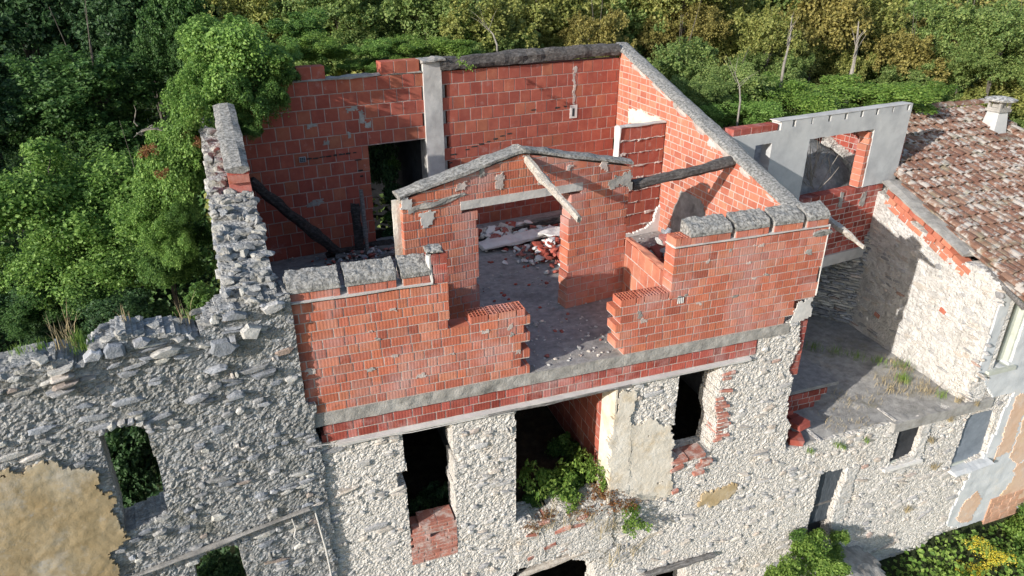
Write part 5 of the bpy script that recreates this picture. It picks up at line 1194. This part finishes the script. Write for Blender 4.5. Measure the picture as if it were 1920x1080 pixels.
fcl('flowering_bush', 'broom bush with yellow flowers at the lower right edge', 'bush', [('g', 1850, 1050, -.6, .8, .7), ('f', 1850, 1040, -.95, .6, .7), ('g', 1790, 1075, -.6, .65, .6), ('f', 1820, 1070, -.9, .45, .7), ('g', 1760, 1070, -.5, .5, .6), ('g', 1800, 1090, -.9, .6, .6)])
fcl('bush', 'dark green bush in the lower right corner', 'bush', [('g', 1915, 1000, -.4, .8, .9), ('g', 1930, 1040, -.8, .75, .8), ('d', 1730, 1085, -.5, .6, .5), ('g', 1900, 1075, -1., .7, .8), ('d', 1940, 960, -.3, .5, 1.)])
fcl('creeper', 'green creeper filling the middle opening with reddish dry leaves', 'plant', [('d', 1030, 905, .55, .42, .7), ('d', 1085, 895, .6, .4, .8), ('d', 1000, 935, .5, .36, .6), ('v', 1070, 940, .15, .28, .7), ('v', 1120, 900, .2, .26, 1.0), ('d', 1060, 920, .4, .45, .6),
    ('v', 1030, 970, .12, .18, .7), ('r', 1125, 930, .05, .3, .8), ('r', 1155, 950, -.08, .25, .8), ('v', 1185, 965, -.12, .22, 1.0), ('v', 1178, 995, -.12, .16, 1.3), ('r', 1030, 965, .05, .22, .5), ('d', 1060, 850, 1.3, .5, 1.), ('r', 1075, 960, .0, .25, .5), ('v', 1000, 900, .5, .4, .8), ('v', 1055, 900, .4, .4, .8), ('v', 1095, 870, .5, .3, 1.), ('r', 1000, 985, .0, .25, .5), ('r', 1140, 925, .0, .34, .6), ('v', 1140, 880, .2, .2, 1.), ('r', 1185, 945, -.12, .2, .8), ('v', 1195, 985, -.14, .2, 1.2), ('r', 1100, 955, .0, .3, .5)])
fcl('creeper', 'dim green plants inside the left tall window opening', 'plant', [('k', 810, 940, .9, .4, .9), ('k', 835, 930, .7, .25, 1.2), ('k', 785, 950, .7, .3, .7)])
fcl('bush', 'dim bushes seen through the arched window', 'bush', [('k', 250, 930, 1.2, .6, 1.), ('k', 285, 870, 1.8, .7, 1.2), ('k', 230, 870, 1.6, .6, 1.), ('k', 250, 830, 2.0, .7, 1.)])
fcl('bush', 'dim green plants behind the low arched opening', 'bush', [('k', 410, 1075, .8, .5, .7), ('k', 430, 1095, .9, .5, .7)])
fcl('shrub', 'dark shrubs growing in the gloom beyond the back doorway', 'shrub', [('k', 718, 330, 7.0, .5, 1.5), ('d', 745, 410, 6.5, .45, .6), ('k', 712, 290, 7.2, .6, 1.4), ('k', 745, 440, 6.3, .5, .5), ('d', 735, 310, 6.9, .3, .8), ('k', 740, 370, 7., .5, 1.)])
# dry stems and grass
def blades(name, label, spots, mat, kind='thing', cat='grass', droop=.5):
    b = MB(); q = random.Random(len(spots)*7+int(spots[0][0].x*10))
    for (p, n, h, sp) in spots:
        for k in range(n):
            a = q.uniform(0, 6.28); r = q.random()*sp; s = p+Vector((r*math.cos(a), r*math.sin(a), 0)); hh = h*q.uniform(.5, 1.2); a2 = q.uniform(0, 6.28); l = hh*droop*q.random(); d = Vector((math.cos(a2), math.sin(a2), 0)); w = d.cross(Vector((0, 0, 1)))*.0035
            m = s+d*l*.4+Vector((0, 0, hh*.6)); e = s+d*l+Vector((0, 0, hh))
            b.add([s-w, s+w, m+w*.8, m-w*.8, e], [(0, 1, 2, 3), (3, 2, 4)])
    o = b.build(name, mat); tag(o, label, cat)
    if kind != 'thing': o['kind'] = kind
    return o
def lfp(x, y, d=.2): u, z = onplane(x, y, LF); return Vector(wp(LF, u, d, z))
blades('grass_tuft', 'green grass tuft on the broken top of the old wall', [(lfp(155, 672), 90, .16, .12), (lfp(150, 660), 40, .2, .08)], ML['bright'])
blades('grass_tuft', 'tall dry straw stalks on top of the old wall', [(lfp(120, 668), 26, .38, .1), (lfp(135, 668), 10, .5, .06)], M['straw'], droop=.7)
blades('grass_tuft', 'small weeds at the far left of the old wall top', [(lfp(35, 680), 30, .12, .1), (lfp(75, 672), 24, .14, .08)], ML['bright'])
blades('grass_tuft', 'dry stalks near the stepped top stones of the old wall', [(lfp(350, 630, .3), 14, .32, .08), (lfp(240, 625, .3), 14, .22, .06)], M['straw'])
for (x, y, lb) in ((425, 612, 'tiny fern growing on the old wall face'), ):
    p = lfp(x, y+60, -.05)
blades('weeds', 'green weeds along the foot of the house wall on the terrace', [(Vector((12.0-.3*q_, 1.4+.32*q_, -2.58)), 70, .16, .22) for q_ in range(6)]+[(onfloor(1692, 715, -2.58), 110, .2, .16), (onfloor(1765, 745, -2.58), 50, .18, .12)], ML['bright'], 'stuff', 'weeds')
blades('dry_grass', 'dry straw grass strewn over the terrace by the house wall', [(onfloor(rv.uniform(1640, 1760), rv.uniform(680, 740), -2.58), 40, .12, .25) for _ in range(16)]+[(onfloor(rv.uniform(1540, 1640), rv.uniform(730, 800), -2.58), 22, .07, .3) for _ in range(12)], M['straw'], 'stuff', droop=1.6)
blades('dry_grass', 'dry grass tufts clinging to the rubble under the terrace edge', [(fpt(x, y, -.06), 45, .16, .06) for x, y in ((1795, 755), (1780, 790), (1745, 830), (1750, 880), (1700, 960), (1830, 760))], M['straw'], 'stuff', droop=1.2)
blades('weeds', 'small green weeds rooted in the terrace wall', [(fpt(x, y, -.07), 40, .12, .07) for x, y in ((1570, 838), (1582, 842), (1625, 830), (1520, 850))], ML['bright'], 'stuff', 'weeds')
blades('dry_stems', 'pale dry stems trailing over the spandrel of the middle opening', [(fpt(x, y, -.07), 18, .38, .16) for x, y in ((1000, 1000), (1030, 990), (1060, 985), (1100, 980), (1130, 1000), (1160, 1040), (1140, 1060), (1185, 1040), (1150, 990))], M['straw'], 'stuff', 'stems', droop=1.8)
b = MB()
for k in range(60):
    p = Vector((rv.uniform(9.9, 11.3), rv.uniform(3.5, 4.3), rv.uniform(.6, 1.2))); e = p+Vector((rv.uniform(-.5, .5), rv.uniform(-.3, .3), rv.uniform(.2, 1.0))); m = p.lerp(e, .5)+Vector((rv.uniform(-.1, .1), 0, .05)); b.tube([p, m, e], [.012, .009, .004], 4)
tag(b.build('dry_shrub', M['twig']), 'tangle of dry twigs behind the empty window', 'shrub')
# stoop at the doorway
st_ = masked_slab('stone_stoop', lambda x, y: (x-9.5)**2/.75+(y+.35)**2/1.1 < 1+.25*nz(x, y, 1, 2.2), 8.6, 10.4, -1.5, .04, .09, 0, .8, M['concrete'], None, .05, .35, 3., 41, flat=True, depth=lambda x, y: .35*max(0, x-9.4)-.3*min(0, y+.5))
st_.location.z = -5.35; tag(st_, 'worn grey stone stoop before the terrace doorway', 'step')
# tall trees added out of view at the left to shade the thicket
for i, (x, y, r, h) in enumerate(((-15., 7.5, 2.4, 7.5), (-15., 13, 2.8, 8.))):
    me, tm = kindmesh('mid', .04, 20000, 3, lobes=20)
    root = thing('tall_tree', ['tall tree beyond the left edge of the picture, nearest the old wall', 'tall tree beyond the left edge of the picture, second from the old wall', 'tall tree beyond the left edge of the picture, farthest back', 'tall tree beyond the left edge of the picture, farthest from the ruin'][i], 'tree', loc=(x, y, gz(x, y)))
    leafy('crown', me, 'mid', root, (0, 0, h), i, (r, r, r*1.2)); obj('trunk', tm, root, (0, 0, h), (0, 0, i), (r*.8, r*.8, h/1.6))
    leafy('bough', me, 'mid', root, (.3*r, .2*r, h*.6), i+2, (r, r, r))
